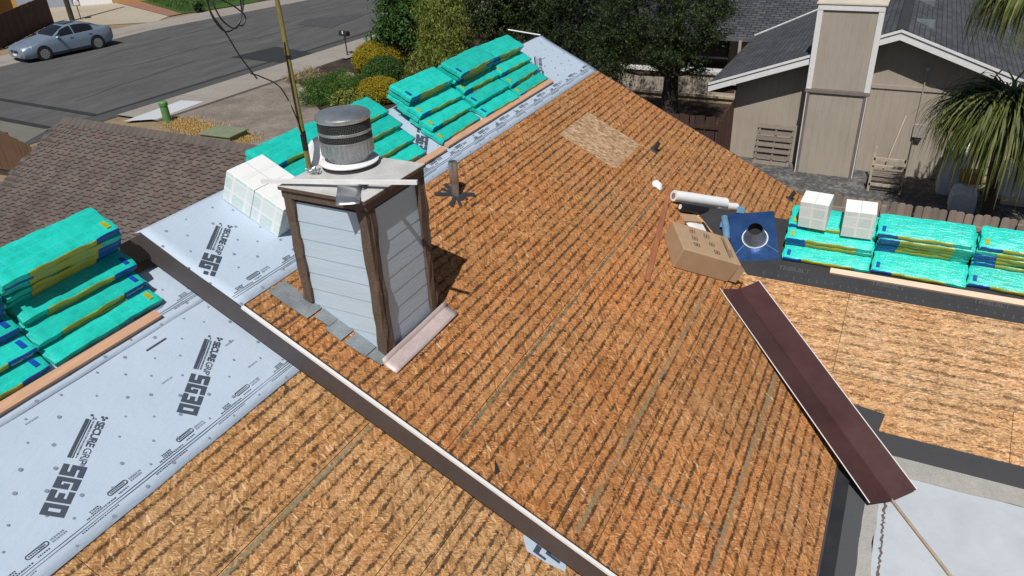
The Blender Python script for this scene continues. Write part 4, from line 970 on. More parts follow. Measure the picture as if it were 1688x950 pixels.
# vent pipe with black strips
vp = thing('vent_pipe', 'short grey vent pipe standing on crossed black strips', 'vent pipe', Matrix.Translation((7.50, 4.75, zroof(4.75))))
m = MB(); m.lathe([(.052, -.05), (.052, .17), (.054, .175), (.058, .18), (.058, .44), (.056, .455), (.046, .455), (.046, .30), (0, .30)], (0, 0, 0), 24); part('pipe', m, M_GALV_DARK, vp, True)
Fl = Matrix.Rotation(PITCH, 4, 'X')
for a, L0, L1, w_ in ((20, -.28, .26, .06), (-35, -.30, .28, .07), (75, -.12, .22, .07), (-70, -.2, .16, .05), (48, -.22, .2, .05)):
    k = rng.uniform(0, .004); part('tar_strip', MB().box((L0, -w_ / 2, .017 + a * .00002 + k), (L1, w_ / 2, .0195 + a * .00002 + k), Fl @ Matrix.Rotation(R(a), 4, 'Z')), M_TAR, vp)
for (x, y, nm) in ((11.66, 3.43, 'small black pipe stub high on the slope'), (12.86, 1.33, 'small black pipe stub near the far eave')):
    t_ = thing('pipe_stub', nm, 'pipe', FA @ Matrix.Translation((x, sA(y), .014)), 'black pipe stubs on the main slope')
    part('stub', MB().lathe([(.035, 0), (.035, .15), (.028, .15), (.028, .05), (0, .05)], (0, 0, 0), 14), M_TAR, t_, True); part('stub_collar', MB().lathe([(.075, .0), (.07, .006), (.036, .02)], (0, 0, 0), 14), M_TAR, t_, True)
tag(part('felt_scrap', MB().prism([(0, 0), (.06, -.035), (.16, .05)], .014, .018), M_BLACKU, None, M=FA @ Matrix.Translation((4.27, sA(2.555), 0)) @ Matrix.Rotation(R(12), 4, 'Z')), 'small black triangular felt scrap near the rake', 'felt scrap')
# scrap of printed underlayment by the fascia
sp_ = thing('underlayment_scrap', 'torn scrap of printed grey underlayment under the fascia', 'scrap', FC @ Matrix.Translation((4.08, sA(2.17), .019)))
part('scrap_sheet', MB().prism([(0, 0), (.10, .10), (.30, -.02), (.30, -.3), (.06, -.38), (.02, -.2)], 0, .002), M_UNDER, sp_)
m = MB(); rects(m, [(.03, -.10, .12, -.045), (.03, -.18, .055, -.10), (.09, -.2, .18, -.15), (.15, -.15, .18, -.06), (.2, -.10, .26, -.05), (.09, -.3, .12, -.2)], Matrix(), .0026); part('printed_mark', m, M_PRINT, sp_)
tag(part('white_pipe', MB().tube([(0, 0, 0), (-.16, .60, .10)], .012, 10), M_WHITE, None, True, M=Matrix.Translation((13.25, 6.2, ZR + .045))), 'thin white pipe sticking out from the far end of the ridge', 'pipe')

# ---- things on the chimney cap
a, b = Vector((4.97, 3.52, 5.925)), Vector((4.60, 4.95, 5.875))
tag(part('wood_batten', MB().tube([tuple(a), tuple(a.lerp(b, .5)), tuple(b)], .024, 4), M_WHITE, None), 'white batten laid across the chimney cap', 'batten')
m = MB(); m.grid(lambda u, v: (u * .36 - .06, v * .20, .01 + .04 * math.sin(u * 2.2) * v + .012 * math.sin(u * 7)), 10, 4)
sc_m = part('metal_scrap', m, M_GALV, None, True, M=Matrix.Translation((4.60, 3.86, CZ + .042)) @ Matrix.Rotation(R(35), 4, 'Z')); tag(sc_m, 'bent sheet metal scrap on the front corner of the chimney cap', 'metal scrap'); sc_m.modifiers.new('t', 'SOLIDIFY').thickness = .003
def tangle(name, c, r, n, mat, label, seed):
    rr = random.Random(seed); m = MB(); pts = []
    for k in range(n):
        v = Vector((rr.gauss(0, 1), rr.gauss(0, 1), rr.gauss(0, .7))); v = v.normalized() * r * rr.uniform(.5, 1); v.z = abs(v.z); pts.append(v)
    sm_pts = []
    for p, q in zip(pts[:-1], pts[1:]): sm_pts += [p.lerp(q, t) for t in (0, .33, .66)]
    m.tube(sm_pts, .006, 5); return tag(part(name, m, mat, None, True, M=Matrix.Translation(c)), label, 'wire tangle')
tangle('wire_mesh_tangle', (4.86, 4.02, CZ + .055), .065, 16, M_TAR, 'dark crumpled wire tangle on the front of the chimney cap', 3)
tangle('clear_wire_tangle', (4.98, 4.68, CZ + .05), .085, 16, M_GALV, 'silvery crumpled wire tangle beside the flue', 4)
m = MB(); m.lathe([(0, 0), (.08, .01), (.15, .035), (.19, .07)], (0, 0, 0), 28); o = part('white_dish', m, M_PAPER, None, True, M=Matrix.Translation((5.54, 4.98, 5.80)) @ Matrix.Rotation(R(62), 4, Vector((.5, -.8, 0)).normalized())); o.modifiers.new('t', 'SOLIDIFY').thickness = .004
tag(o, 'round white plastic dish tucked behind the flue', 'dish')
# ---- mast with cables
ms = thing('antenna_mast', 'tall green brown mast behind the chimney with loose cables', 'mast', Matrix.Translation((5.29, 5.01, 5.0)))
part('mast_pole', MB().tube([(0, 0, -.1), (0, 0, .85), (-.004, 0, 1.5), (-.008, .004, 2.9)], [.026, .026, .023, .02], 12), M_POLEY, ms, True)
part('tape_wrap', MB().tube([(0, 0, .93), (0, 0, 1.12)], .0285, 12), M_CABLE, ms, True)
part('tape_wrap', MB().tube([(-.003, 0, 1.80), (-.003, 0, 1.83)], .027, 12), M_CABLE, ms, True)
def rel(p): return (p[0] - 5.29, p[1] - 5.01, p[2] - 5.0)
def smooth(pts, k=6):
    out = []; P_ = [Vector(p) for p in pts]; P_ = [P_[0]] + P_ + [P_[-1]]
    for i in range(1, len(P_) - 2):
        for j in range(k):
            t = j / k; a, b, c, d = P_[i - 1:i + 3]
            out.append(.5 * ((2 * b) + (c - a) * t + (2 * a - 5 * b + 4 * c - d) * t * t + (3 * b - a - 3 * c + d) * t ** 3))
    out.append(P_[-2]); return out
part('cable', MB().tube([Vector(rel(p)) for p in smooth([(5.27, 5.0, 6.0), (5.24, 5.0, 6.25), (5.12, 5.01, 6.57), (4.92, 5.01, 6.72), (4.80, 5.01, 6.78)])], .006, 6), M_CABLE, ms)
part('cable', MB().tube([Vector(rel(p)) for p in smooth([(4.86, 5.01, 6.72), (4.72, 5.01, 6.95), (4.62, 5.0, 7.15), (4.53, 5.02, 7.34), (4.56, 5.03, 7.55), (4.74, 5.0, 7.6), (4.86, 4.98, 7.42), (4.80, 5.0, 7.22), (4.64, 5.03, 7.16), (4.55, 5.05, 7.36), (4.64, 5.02, 7.62), (4.82, 5.0, 7.56), (4.86, 5.02, 7.30), (4.74, 5.0, 7.17), (4.60, 4.99, 7.26), (4.58, 5.02, 7.42), (4.75, 5.03, 7.36), (4.90, 5.04, 7.24), (4.86, 5.04, 7.17), (4.8, 5.04, 7.18)], 7)], .0065, 6), M_CABLE, ms, label='black cable coiled in loose loops')
part('cable', MB().tube([Vector(rel(p)) for p in smooth([(5.255, 5.0, 6.12), (5.245, 5.0, 6.4), (5.25, 5.0, 6.8), (5.262, 5.0, 6.95)])], .006, 6), M_CABLE, ms)
part('dead_twig', MB().tube([Vector(rel(p)) for p in smooth([(5.25, 5.0, 6.1), (5.20, 5.0, 6.32), (5.17, 5.01, 6.5), (5.10, 5.01, 6.60)])], [.007] * 19, 6), M_STICK, ms)
#@@PART3
# ================================================================== NEIGHBOUR'S HOUSE
nh = thing('neighbour_house', 'taupe neighbour house with white trimmed gable and slate grey shingle roof', 'house', Matrix.Translation((22.7, .2, 0)))
def NH(name, mb, mat, parent=None, smooth=False, bevel=0, label=None):
    setz(mb, lambda v: v - Vector((22.7, .2, 0))); return part(name, mb, mat, parent or nh, smooth, bevel=bevel, label=label)
def zg(y): return 4.03 - .36 * abs(y - .2)
YZX = Matrix(((0, 0, 1, 0), (1, 0, 0, 0), (0, 1, 0, 0), (0, 0, 0, 1)))
NH('wall', MB().prism([(4.3, 0), (4.3, zg(4.3) - .1), (.2, 3.93), (-4, zg(-4) - .1), (-4, 0)], 22.715, 22.85, YZX), M_T111)
NH('wall', MB().box((22.72, 4.2, 0), (30, 4.3, 2.3)), M_T111); NH('wall', MB().box((22.72, -4, 0), (34, -3.9, 2.3)), M_T111)
y = 4.3; gwall = [c for c in nh.children][0]
while y > -4:
    y2 = max(-4, y - .2); a, b = y - .003, y2 + .003
    pk = [(a, .0), (a, zg(a) - .1)] + ([(.2, 3.93)] if b < .2 < a else []) + [(b, zg(b) - .1), (b, .0)]
    NH('siding_board', MB().prism(pk, 22.705, 22.714, YZX), M_T111, gwall); y = y2
NH('wall_band', MB().box((22.672, -4, 2.40), (22.70, .66, 2.50)), M_T111)
sl_ = math.atan(.36)
for sg in (1, -1):
    m = MB(); ye = .2 + sg * 4.75; ze = zg(ye)
    m.add([(22.18, .2, 4.03), (34, .2, 4.03), (34, ye, ze), (22.18, ye, ze), (22.18, .2, 3.95), (34, .2, 3.95), (34, ye, ze - .08), (22.18, ye, ze - .08)], [(0, 1, 2, 3) if sg < 0 else (3, 2, 1, 0), (4, 7, 6, 5), (0, 3, 7, 4), (1, 5, 6, 2), (3, 2, 6, 7)])
    NH('roof', m, M_NROOF, label='slate grey shingle slope')
    for k, (h0_, h1_, xo) in enumerate(((.085, .26, 0), (.0, .065, -.03))):
        m = MB(); vs = []
        for xx in (22.135 + xo, 22.175 + xo):
            for yy in (.2 + sg * .001, ye + sg * .03): vs += [(xx, yy, zg(yy) - h0_ + .03), (xx, yy, zg(yy) - h1_ + .03)]
        m.add(vs, [(0, 1, 3, 2), (4, 6, 7, 5), (0, 2, 6, 4), (1, 5, 7, 3), (0, 4, 5, 1), (2, 3, 7, 6)]); NH('fascia_board', m, M_WHITE)
m = MB(); m.box((22.2, .08, 4.02), (34, .32, 4.06)); NH('ridge_cap', m, pm('dark_ridge_cap', (.03, .031, .036), .9, .3, 6))
for k in range(2): NH('eave_outrigger', MB().box((22.25 + k * .35, 4.25, 2.05), (22.33 + k * .35, 4.92, 2.17)), M_FENCED)
NH('gutter', MB().box((22.2, 4.955, 2.18), (28.7, 5.02, 2.27)), M_FENCED)
# boxed chimney on the gable wall
nc = NH('chimney', MB().box((22.0, .72, 0), (22.695, 2.20, 4.60)), M_T111, label='tall boxed chimney with white corner boards')
for k in range(7): NH('chimney_siding', MB().box((21.992, .80 + k * .19, 2.45), (21.999, .985 + k * .19, 4.5)), M_T111, nc); NH('chimney_siding', MB().box((21.992, .80 + k * .19, 0), (21.999, .985 + k * .19, 2.33)), M_T111, nc)
for y0, y1 in ((.66, .80), (2.13, 2.27)):
    NH('corner_board', MB().box((21.96, y0, 2.44), (22.04, y1, 4.62)), M_WHITE, nc); NH('corner_board', MB().box((21.965, y0 + .02, 0), (22.04, y1 - .02, 2.34)), pm('grey_trim', (.17, .14, .13), .7, .2, 5), nc)
    NH('corner_bead', MB().box((21.955, y0 + (.03 if y0 < 1 else .09), 0), (21.9645, y0 + (.05 if y0 < 1 else .11), 2.34)), M_WHITE, nc)
NH('top_board', MB().box((21.95, .68, 4.50), (22.0, 2.25, 4.64)), M_WHITE, nc); NH('cap', MB().box((21.93, .62, 4.645), (22.75, 2.31, 4.68)), pm('cream_cap', (.62, .56, .46), .6, .15, 4), nc)
NH('middle_band', MB().box((21.945, .64, 2.345), (21.998, 2.28, 2.435)), pm('grey_brown_band', (.2, .165, .15), .7, .2, 5), nc)
for k, (x, yy) in enumerate(((24.0, -.3), (27.3, -.25))):
    z = zg(yy); m = MB(); m.add([(x, yy + .2, zg(yy + .2) + .01), (x + .45, yy + .2, zg(yy + .2) + .01), (x, yy - .25, zg(yy - .25) + .16), (x + .45, yy - .25, zg(yy - .25) + .16), (x, yy - .25, zg(yy - .25)), (x + .45, yy - .25, zg(yy - .25))], [(0, 1, 3, 2), (2, 3, 5, 4), (0, 2, 4), (1, 5, 3)]); NH('roof_vent', m, M_GALV)
NH('meter_box', MB().box((22.60, -.83, 1.16), (22.699, -.58, 1.52)), pm('taupe_metal', (.36, .33, .29), .5, .1, 5), bevel=.01); NH('meter_socket', MB().box((22.62, -.80, 1.05), (22.699, -.66, 1.158)), M_TAR)
NH('conduit', MB().tube([(22.67, -.60, 1.52), (22.67, -.60, 2.95)], .018, 8), M_T111, smooth=True); NH('conduit', MB().tube([(22.67, -.62, 0.05), (22.67, -.62, 1.16)], .016, 8), pm('dark_conduit', (.09, .07, .06), .7), smooth=True); NH('weatherhead', MB().box((22.64, -.64, 2.95), (22.7, -.56, 3.05)), M_CAPMET)
# rear wing whose eave faces us, with porch wall and window
m = MB(); m.add([(28.9, 3.0, 2.28), (28.9, 16, 2.28), (36, 16, 2.28 + 7.1 * .36), (36, 3.0, 2.28 + 7.1 * .36), (28.9, 3.0, 2.2), (28.9, 16, 2.2)], [(0, 3, 2, 1), (0, 1, 5, 4)]); NH('wing_roof', m, M_NROOF2)
NH('valley_metal', MB().tube([(28.95, 5.02, 2.32), (29.9, 4.05, 2.66), (31.1, 2.85, 3.09), (33, .9, 3.8)], .035, 6), M_CAPMET)
NH('gutter', MB().box((28.78, 5.0, 2.12), (28.895, 16, 2.26)), M_GALV); NH('wall', MB().box((29.6, 4.3, 0), (29.7, 16, 2.3)), M_T111)
NH('porch_wall', MB().box((28.45, 5.3, 0), (28.58, 9.9, .95)), M_T111); NH('porch_cap', MB().box((28.38, 5.3, .952), (28.65, 9.9, 1.06)), M_WHITE); NH('porch_post', MB().box((28.46, 5.35, 1.06), (28.56, 5.45, 2.2)), M_T111); NH('porch_ledge', MB().box((28.30, 5.0, .12), (28.448, 9.9, .2)), M_CONCT)
wn = NH('window', MB().box((29.55, 6, .9), (29.599, 9, 2.0)), M_GLASS)
for lo, hi in (((29.52, 5.93, .83), (29.549, 9.07, .9)), ((29.52, 5.93, 2.0), (29.549, 9.07, 2.07)), ((29.52, 7.46, .9), (29.549, 7.54, 2.0))): NH('window_frame', MB().box(lo, hi), M_WHITE, wn)

# ---- fences
def fence(name, label, p0, p1, h, mat, pw=.14, dog=True, rails=True, gap=.012):
    p0, p1 = Vector((*p0, 0)), Vector((*p1, 0)); d = (p1 - p0); L = d.length; d.normalize(); nn = Vector((-d.y, d.x, 0))
    M = Matrix((d, nn, Vector((0, 0, 1)))).transposed().to_4x4(); M.translation = p0
    f = thing(name, label, 'fence', M); k = 0; t = 0
    c = .03 if dog else 0
    me = MB().prism([(0, .03), (0, h - c), (c, h), (pw - c, h), (pw, h - c), (pw, .03)], -.009, .009, Matrix(((1, 0, 0, 0), (0, 0, 1, 0), (0, 1, 0, 0), (0, 0, 0, 1)))).mesh('plank', mat)
    while t < L:
        link('plank', me, f, Matrix.Translation((t, rng.uniform(-.006, .006), rng.uniform(-.025, .01))) @ Matrix.Rotation(R(rng.uniform(-.7, .7)), 4, 'Y')); t += pw + gap; k += 1
    for z in (.35, h - .35): part('rail', MB().box((0, .012, z), (L, .05, z + .09)), mat, f)
    t = 0
    while t <= L: part('post', MB().box((t - .045, .052, 0), (t + .045, .14, h - .06)), mat, f); t += 2.4
    return f
fence('board_fence', 'grey brown dog eared board fence behind the wing bundles', (16.05, -5), (16.25, 3.2), 1.8, M_FENCE)
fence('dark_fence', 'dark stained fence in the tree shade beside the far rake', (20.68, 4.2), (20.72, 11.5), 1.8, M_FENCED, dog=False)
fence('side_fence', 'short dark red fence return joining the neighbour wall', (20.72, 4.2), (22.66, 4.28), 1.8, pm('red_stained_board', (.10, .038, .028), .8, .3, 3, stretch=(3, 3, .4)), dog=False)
fence('street_fence', 'brown fence beyond the old shingle roof at the left edge', (13.4, 26.6), (11.6, 19.6), 1.7, pm('brown_stained_board', (.12, .065, .035), .8, .3, 3, stretch=(3, 3, .4)), dog=False)
for k, (p, q, lb) in enumerate((((10.2, 20.6, 1.9), (11.8, 22.6, .9), 'grey board leaning by the street fence, upper one'), ((10.0, 19.8, 1.7), (11.6, 21.4, .8), 'grey board leaning by the street fence, lower one'))):
    p, q = Vector(p), Vector(q); tag(part('leaning_board', MB().box((-.15, -.02, 0), (.15, .02, (q - p).length)), pm('blue_grey_board_%s' % 'ab'[k], (.2, .2, .22), .7, .2, 4), None, M=Matrix.Translation(p) @ (q - p).to_track_quat('Z', 'Y').to_matrix().to_4x4()), lb, 'board')
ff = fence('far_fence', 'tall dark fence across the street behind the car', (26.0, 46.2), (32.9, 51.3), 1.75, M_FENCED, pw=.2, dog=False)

# ---- things in the neighbour's side yard
pl = thing('pallet', 'grey wooden pallet leaning on the neighbour wall', 'pallet', Matrix.Translation((22.25, 2.98, 0)) @ Matrix.Rotation(R(17), 4, 'Y'))
for k in range(7): part('slat', MB().box((0, -.52, .02 + k * .175), (.02, .52, .135 + k * .175)), M_PALLET, pl)
for yy in (-.5, -.03, .44): part('stringer', MB().box((.021, yy, .0), (.10, yy + .05, 1.2)), M_PALLET, pl)
ct = thing('wooden_cart', 'pale wooden frame cart standing on the gravel by the wall', 'cart', Matrix.Translation((21.6, -.17, 0)))
for lo, hi in (((-.42, -.40, .18), (-.36, .40, .25)), ((.36, -.40, .62), (.42, .40, .70)), ((-.42, .36, .18), (-.36, .42, .75)), ((-.42, -.42, .18), (-.36, -.36, .75)), ((-.42, -.40, .70), (-.36, .40, .77)), ((.36, .36, 0), (.42, .42, 1.0)), ((.36, -.42, 0), (.42, -.36, .7))): part('frame_bar', MB().box(lo, hi), M_RUST, ct)
for k in range(6): part('slat', MB().box((-.34 + k * .12, -.38, .30 + k * .012), (-.25 + k * .12, .38, .32 + k * .012)), M_PALLET, ct)
part('side_rail', MB().box((-.36, .37, .40), (.36, .41, .47)), M_RUST, ct); part('side_rail', MB().box((-.36, -.41, .40), (.36, -.37, .47)), M_RUST, ct); part('leg', MB().box((-.42, .36, 0), (-.36, .42, .178)), M_RUST, ct); part('leg', MB().box((-.42, -.42, 0), (-.36, -.36, .178)), M_RUST, ct)
tag(part('broom_handle', MB().tube([(22.2, -.12, .65), (22.66, -.33, 1.72)], .016, 8), pm('pale_handle', (.5, .43, .33), .6, .1), None, True), 'pale broom handle leaning on the wall behind the cart', 'broom')
M_SHEETW = pm('white_plastic_sheet', (.70, .72, .76), .5, .1, 5, bump=.5, bscale=8, bdist=.03)
def shrouded(name, label, loc, sz, seed):
    r = random.Random(seed); m = MB(); ph = [r.uniform(0, 6) for _ in range(4)]
    def fn(a, b):
        A_ = 6.2832 * a; k = [1.0, 1.02, 1.0, .93, .6, 0][round(b * 5)]; z = [0, .35, .7, .95, 1.0, 1.02][round(b * 5)]
        c, s_ = math.cos(A_), math.sin(A_); e = max(abs(c), abs(s_)); q = k / e * (.7 + .3 * e) + .05 * math.sin(7 * A_ + ph[0]) * (1 - b)
        return (sz[0] * q * c, sz[1] * q * s_, sz[2] * z + .03 * math.sin(5 * A_ + ph[1]) * (b > .5) * (b < 1))
    m.grid(fn, 32, 5); return tag(part(name, m, M_SHEETW, None, True, M=Matrix.Translation(loc)), label, 'covered pile', 'plastic covered piles under the palm')
shrouded('covered_pile', 'white plastic covered pile under the palm, taller one at left', (22.0, -1.75, 0), (.42, .34, 1.25), 1)
shrouded('covered_pile', 'low white plastic covered pile in front of the wood beam', (20.9, -2.0, 0), (.4, .30, .5), 2)
shrouded('covered_pile', 'white plastic covered pile at the right frame edge', (22.2, -3.15, 0), (.5, .45, .9), 3)
tag(part('wood_beam', MB().box((0, 0, 0), (.25, 2.2, .22)), M_WOODPALE, None, M=Matrix.Translation((22.45, -4.3, .02)) @ Matrix.Rotation(R(8), 4, 'Z')), 'tan timber lying under the palm', 'timber')
tag(part('orange_crate', MB().box((0, 0, 0), (.4, .5, .28)), pm('orange_wood', (.42, .22, .07), .7, .2, 4), None, M=Matrix.Translation((21.3, -2.35, .5))), 'small orange brown crate among the covered piles', 'crate')
tag(part('wood_slab', MB().box((0, 0, 0), (.5, 1.4, .12)), M_WOODPALE, None, M=Matrix.Translation((21.4, -4.3, .02))), 'flat tan slab near the right frame edge', 'slab')

# ================================================================== VEGETATION
def leaf_cloud(name, clumps, n, ls, mat, spread=.32, flat=.5, seed=0, hollow=.55, aspect=.5, droop=0, jag=.18, per=42):
    """clumps: (centre, radii). Leaves gather in many small tufts spread through each lobe."""
    r = np.random.RandomState(seed); V = []
    vol = np.array([c[1][0] * c[1][1] + c[1][1] * c[1][2] + c[1][0] * c[1][2] for c in clumps]); vol = vol / vol.sum()
    for (c, rad), w_ in zip(clumps, vol):
        k = int(n * w_); nt_ = max(6, k // per)
        d = r.randn(nt_, 3); d /= np.linalg.norm(d, axis=1)[:, None]; rr = hollow + (1.06 - hollow) * r.rand(nt_, 1) ** .7
        T_ = np.array(c) + d * rr * np.array(rad) * (1 + jag * r.randn(nt_, 1))
        id_ = r.randint(0, nt_, k); sz = spread * (.5 + r.rand(nt_))[id_][:, None]
        p = T_[id_] + r.randn(k, 3) * sz * np.array([.5, .5, .38])
        nrm = d[id_] * .6 + r.randn(k, 3) * .75 + np.array([0, 0, flat]); nrm /= np.linalg.norm(nrm, axis=1)[:, None]
        a = np.cross(nrm, r.randn(k, 3)); a[:, 2] -= droop; a /= np.linalg.norm(a, axis=1)[:, None]; b = np.cross(nrm, a)
        s_ = ls * (.6 + .8 * r.rand(k, 1)); q = np.stack([p - a * s_ * .5, p + b * s_ * aspect * .5, p + a * s_ * .5, p - b * s_ * aspect * .5], 1); V.append(q.reshape(-1, 3))
    return tri_mesh(name, np.concatenate(V), 4, mat)
def tree(name, label, base, trunk, clumps, n, ls, mat, cat='tree', seed=0, trunk_r=.2, limbs=True, group=None, **kw):
    b = Vector(base); o = thing(name, label, cat, Matrix.Translation(b), group)
    if trunk:
        m = MB(); top = Vector(trunk) - b; m.tube([(0, 0, -.05), tuple(top * .4 + Vector((.05, .03, 0))), tuple(top)], [trunk_r * 1.3, trunk_r, trunk_r * .6], 10)
        if limbs:
            for c, rad in clumps:
                e = Vector(c) - b; m.tube([tuple(top * .6), tuple((top * .6).lerp(e, .5) + Vector((0, 0, -.1))), tuple(e)], [trunk_r * .5, trunk_r * .3, trunk_r * .12], 6)
        part('trunk', m, M_BARK, o, True)
    cl = [((c[0] - b.x, c[1] - b.y, c[2] - b.z), rad) for c, rad in clumps]
    link('crown', leaf_cloud('crown', cl, n, ls, mat, seed=seed, **kw), o); return o
GT = 'trees between the houses'
def toward(c, k): return (c[0] * k, c[1] * k, 8.3 + (c[2] - 8.3) * k)
JK = .925
tree('juniper_tree', 'big dark juniper tree with lighter green top beside the neighbour house', (24.5, 6.75, 0), (24.4, 6.7, 3.2),
     [(toward(c, JK), tuple(x * JK for x in r_)) for c, r_ in [((26.2, 6.6, 3.3), (1.2, 1.1, .75)), ((26.4, 8.2, 2.9), (1.1, 1.1, .8)), ((25.8, 7.3, 2.2), (.9, 1.0, .55)), ((26.6, 9.4, 2.4), (1.0, 1.1, .9)), ((27.0, 7.2, 4.3), (1.4, 1.5, .8)), ((26.0, 5.95, 2.9), (.6, .5, .5)), ((27, 9.2, 4.0), (1.3, 1.3, .9)), ((26.2, 6.3, 1.75), (.42, .42, .4)), ((26.2, 9.6, 1.5), (.8, .9, .7)), ((26.4, 5.7, 3.7), (.6, .55, .4))]],
     60000, .085, M_LF_JUN, seed=1, trunk_r=.26, group=GT, aspect=.3, spread=.2, hollow=.35)
tree('evergreen_tree', 'very dark evergreen tree behind the far end of the ridge', (27.6, 11.8, 0), (27.6, 11.8, 3.2),
     [((27.2, 11.4, 2.6), (1.6, 1.7, 1.6)), ((27.0, 12.6, 1.8), (1.4, 1.3, 1.4)), ((28, 10.8, 3.9), (1.6, 1.7, 1.2)), ((28.2, 12.6, 3.8), (1.5, 1.5, 1.3)), ((26.6, 10.4, 1.2), (1.0, 1.1, 1.0))], 42000, .10, M_LF_DARK, seed=2, trunk_r=.24, group=GT, spread=.24, aspect=.35, hollow=.4)
tree('olive_green_tree', 'mid olive green tree right of the yellow green bamboo', (28.0, 14.8, 0), (28, 14.8, 2.4),
     [((27.8, 14.6, 2.2), (1.2, 1.3, 1.5)), ((28.4, 15.4, 3.2), (1.3, 1.3, 1.2)), ((28.2, 13.6, 3.3), (1.2, 1.2, 1.2)), ((27.6, 14.2, .9), (1.0, 1.1, .9))], 32000, .10, M_LF_JUN, seed=3, trunk_r=.2, group=GT, spread=.24, hollow=.4)
tree('bamboo_clump', 'yellow green bamboo like bush rising behind the far bundles', (28.2, 17.3, 0), (28.2, 17.3, 2.2),
     [((27.9, 17.7, 1.6), (.9, 1.0, 1.6)), ((28.0, 16.9, 2.5), (.9, .9, 1.3)), ((28.3, 17.8, 3.1), (.9, 1.0, 1.1)), ((27.6, 17.0, .9), (.8, .9, .9)), ((27.4, 18.4, .6), (.6, .6, .6))], 30000, .15, M_LF_YG, seed=4, trunk_r=.1, group=GT, aspect=.24, droop=.8, spread=.3)
tree('green_tree', 'deep green leafy tree at the sidewalk end of the row', (29.6, 20.2, 0), (29.6, 20.2, 2.3),
     [((29.4, 20.4, 2.0), (1.2, 1.3, 1.2)), ((29.6, 19.6, 2.8), (1.3, 1.2, 1.2)), ((29.2, 21.4, 1.5), (.8, .8, .7)), ((29.8, 20.9, 3.1), (1.1, 1.1, 1.0)), ((29.2, 19.2, 1.2), (.9, .9, .9))], 30000, .13, M_LF_GRN, seed=5, trunk_r=.16, group=GT, spread=.3)
GS = 'shrubs in the front planting bed'
tree('golden_shrub', 'large rounded golden yellow shrub next to the mailbox', (28.6, 21.6, .04), None, [((28.6, 21.6, .55), (1.2, 1.1, .72))], 42000, .062, M_LF_YEL, 'shrub', 6, group=GS, hollow=.88, spread=.07, aspect=.4, jag=.035, per=9)
tree('dark_shrub', 'rounded dark green shrub in front of the large golden one', (26.6, 19.95, .04), None, [((26.6, 19.95, .5), (.85, .78, .62))], 26000, .06, M_LF_GRN, 'shrub', 7, group=GS, hollow=.86, spread=.08, jag=.03, per=9)
tree('golden_shrub', 'small golden yellow shrub behind the flue cap bundles', (24.2, 18.5, .04), None, [((24.2, 18.5, .42), (.88, .86, .52))], 30000, .056, M_LF_YEL, 'shrub', 8, group=GS, hollow=.88, spread=.06, aspect=.4, jag=.035, per=9)
tree('green_shrub', 'wide bright green fine leaved shrub at the driveway edge', (23.6, 20.4, .04), None, [((23.3, 20.8, .4), (.8, .8, .5)), ((23.9, 20.1, .5), (1.0, .9, .6)), ((24.6, 20.6, .4), (.9, .8, .5))], 24000, .09, M_LF_GR2, 'shrub', 9, group=GS, aspect=.2, spread=.2, hollow=.6)
tree('variegated_shrub', 'low yellow green variegated shrub between green and golden shrubs', (23.2, 19.0, .04), None, [((23.2, 19.3, .28), (.5, .6, .33)), ((23.4, 18.5, .25), (.5, .6, .3))], 7000, .09, M_LF_YG, 'shrub', 10, group=GS, spread=.16)
tree('dry_shrub', 'dry straw coloured shrub at the sidewalk corner of the bed', (26.0, 23.7, .04), None, [((26.0, 23.5, .2), (.55, .5, .32)), ((25.6, 24.1, .15), (.4, .4, .25))], 4500, .12, M_LF_DRY, 'shrub', 11, group=GS, aspect=.15, spread=.18)
tree('pale_ground_cover', 'pale grassy tuft at the foot of the bamboo', (27.4, 19.2, .04), None, [((27.3, 19.2, .2), (.7, .7, .3))], 5000, .11, M_LF_YG, 'shrub', 12, group=GS, aspect=.2, spread=.2)
def rock(loc, r_, lb, seed):
    me = bmesh.new(); bmesh.ops.create_icosphere(me, subdivisions=3, radius=1); q = random.Random(seed); a = [Vector((q.gauss(0, 1), q.gauss(0, 1), q.gauss(0, 1))).normalized() for _ in range(7)]
    for v in me.verts:
        k = 1 + sum(.11 * math.sin(3 * v.co.dot(x) + i) for i, x in enumerate(a)); v.co = Vector((v.co.x * k * r_[0], v.co.y * k * r_[1], v.co.z * k * r_[2]))
    d = bpy.data.meshes.new('boulder'); me.to_mesh(d); me.free(); d.materials.append(M_ROCK); d.polygons.foreach_set('use_smooth', [True] * len(d.polygons)); tag(link('boulder', d, None, Matrix.Translation(loc)), lb, 'boulder', 'boulders in the planting bed')
rock((26.2, 21.7, .1), (.32, .36, .22), 'rounded tan boulder in the middle of the mulch', 1); rock((24.6, 22.6, .08), (.25, .3, .16), 'small pale boulder beside the dry shrub', 2); rock((26.3, 18.6, .1), (.4, .36, .25), 'grey tan boulder right of the dark green shrub', 3)
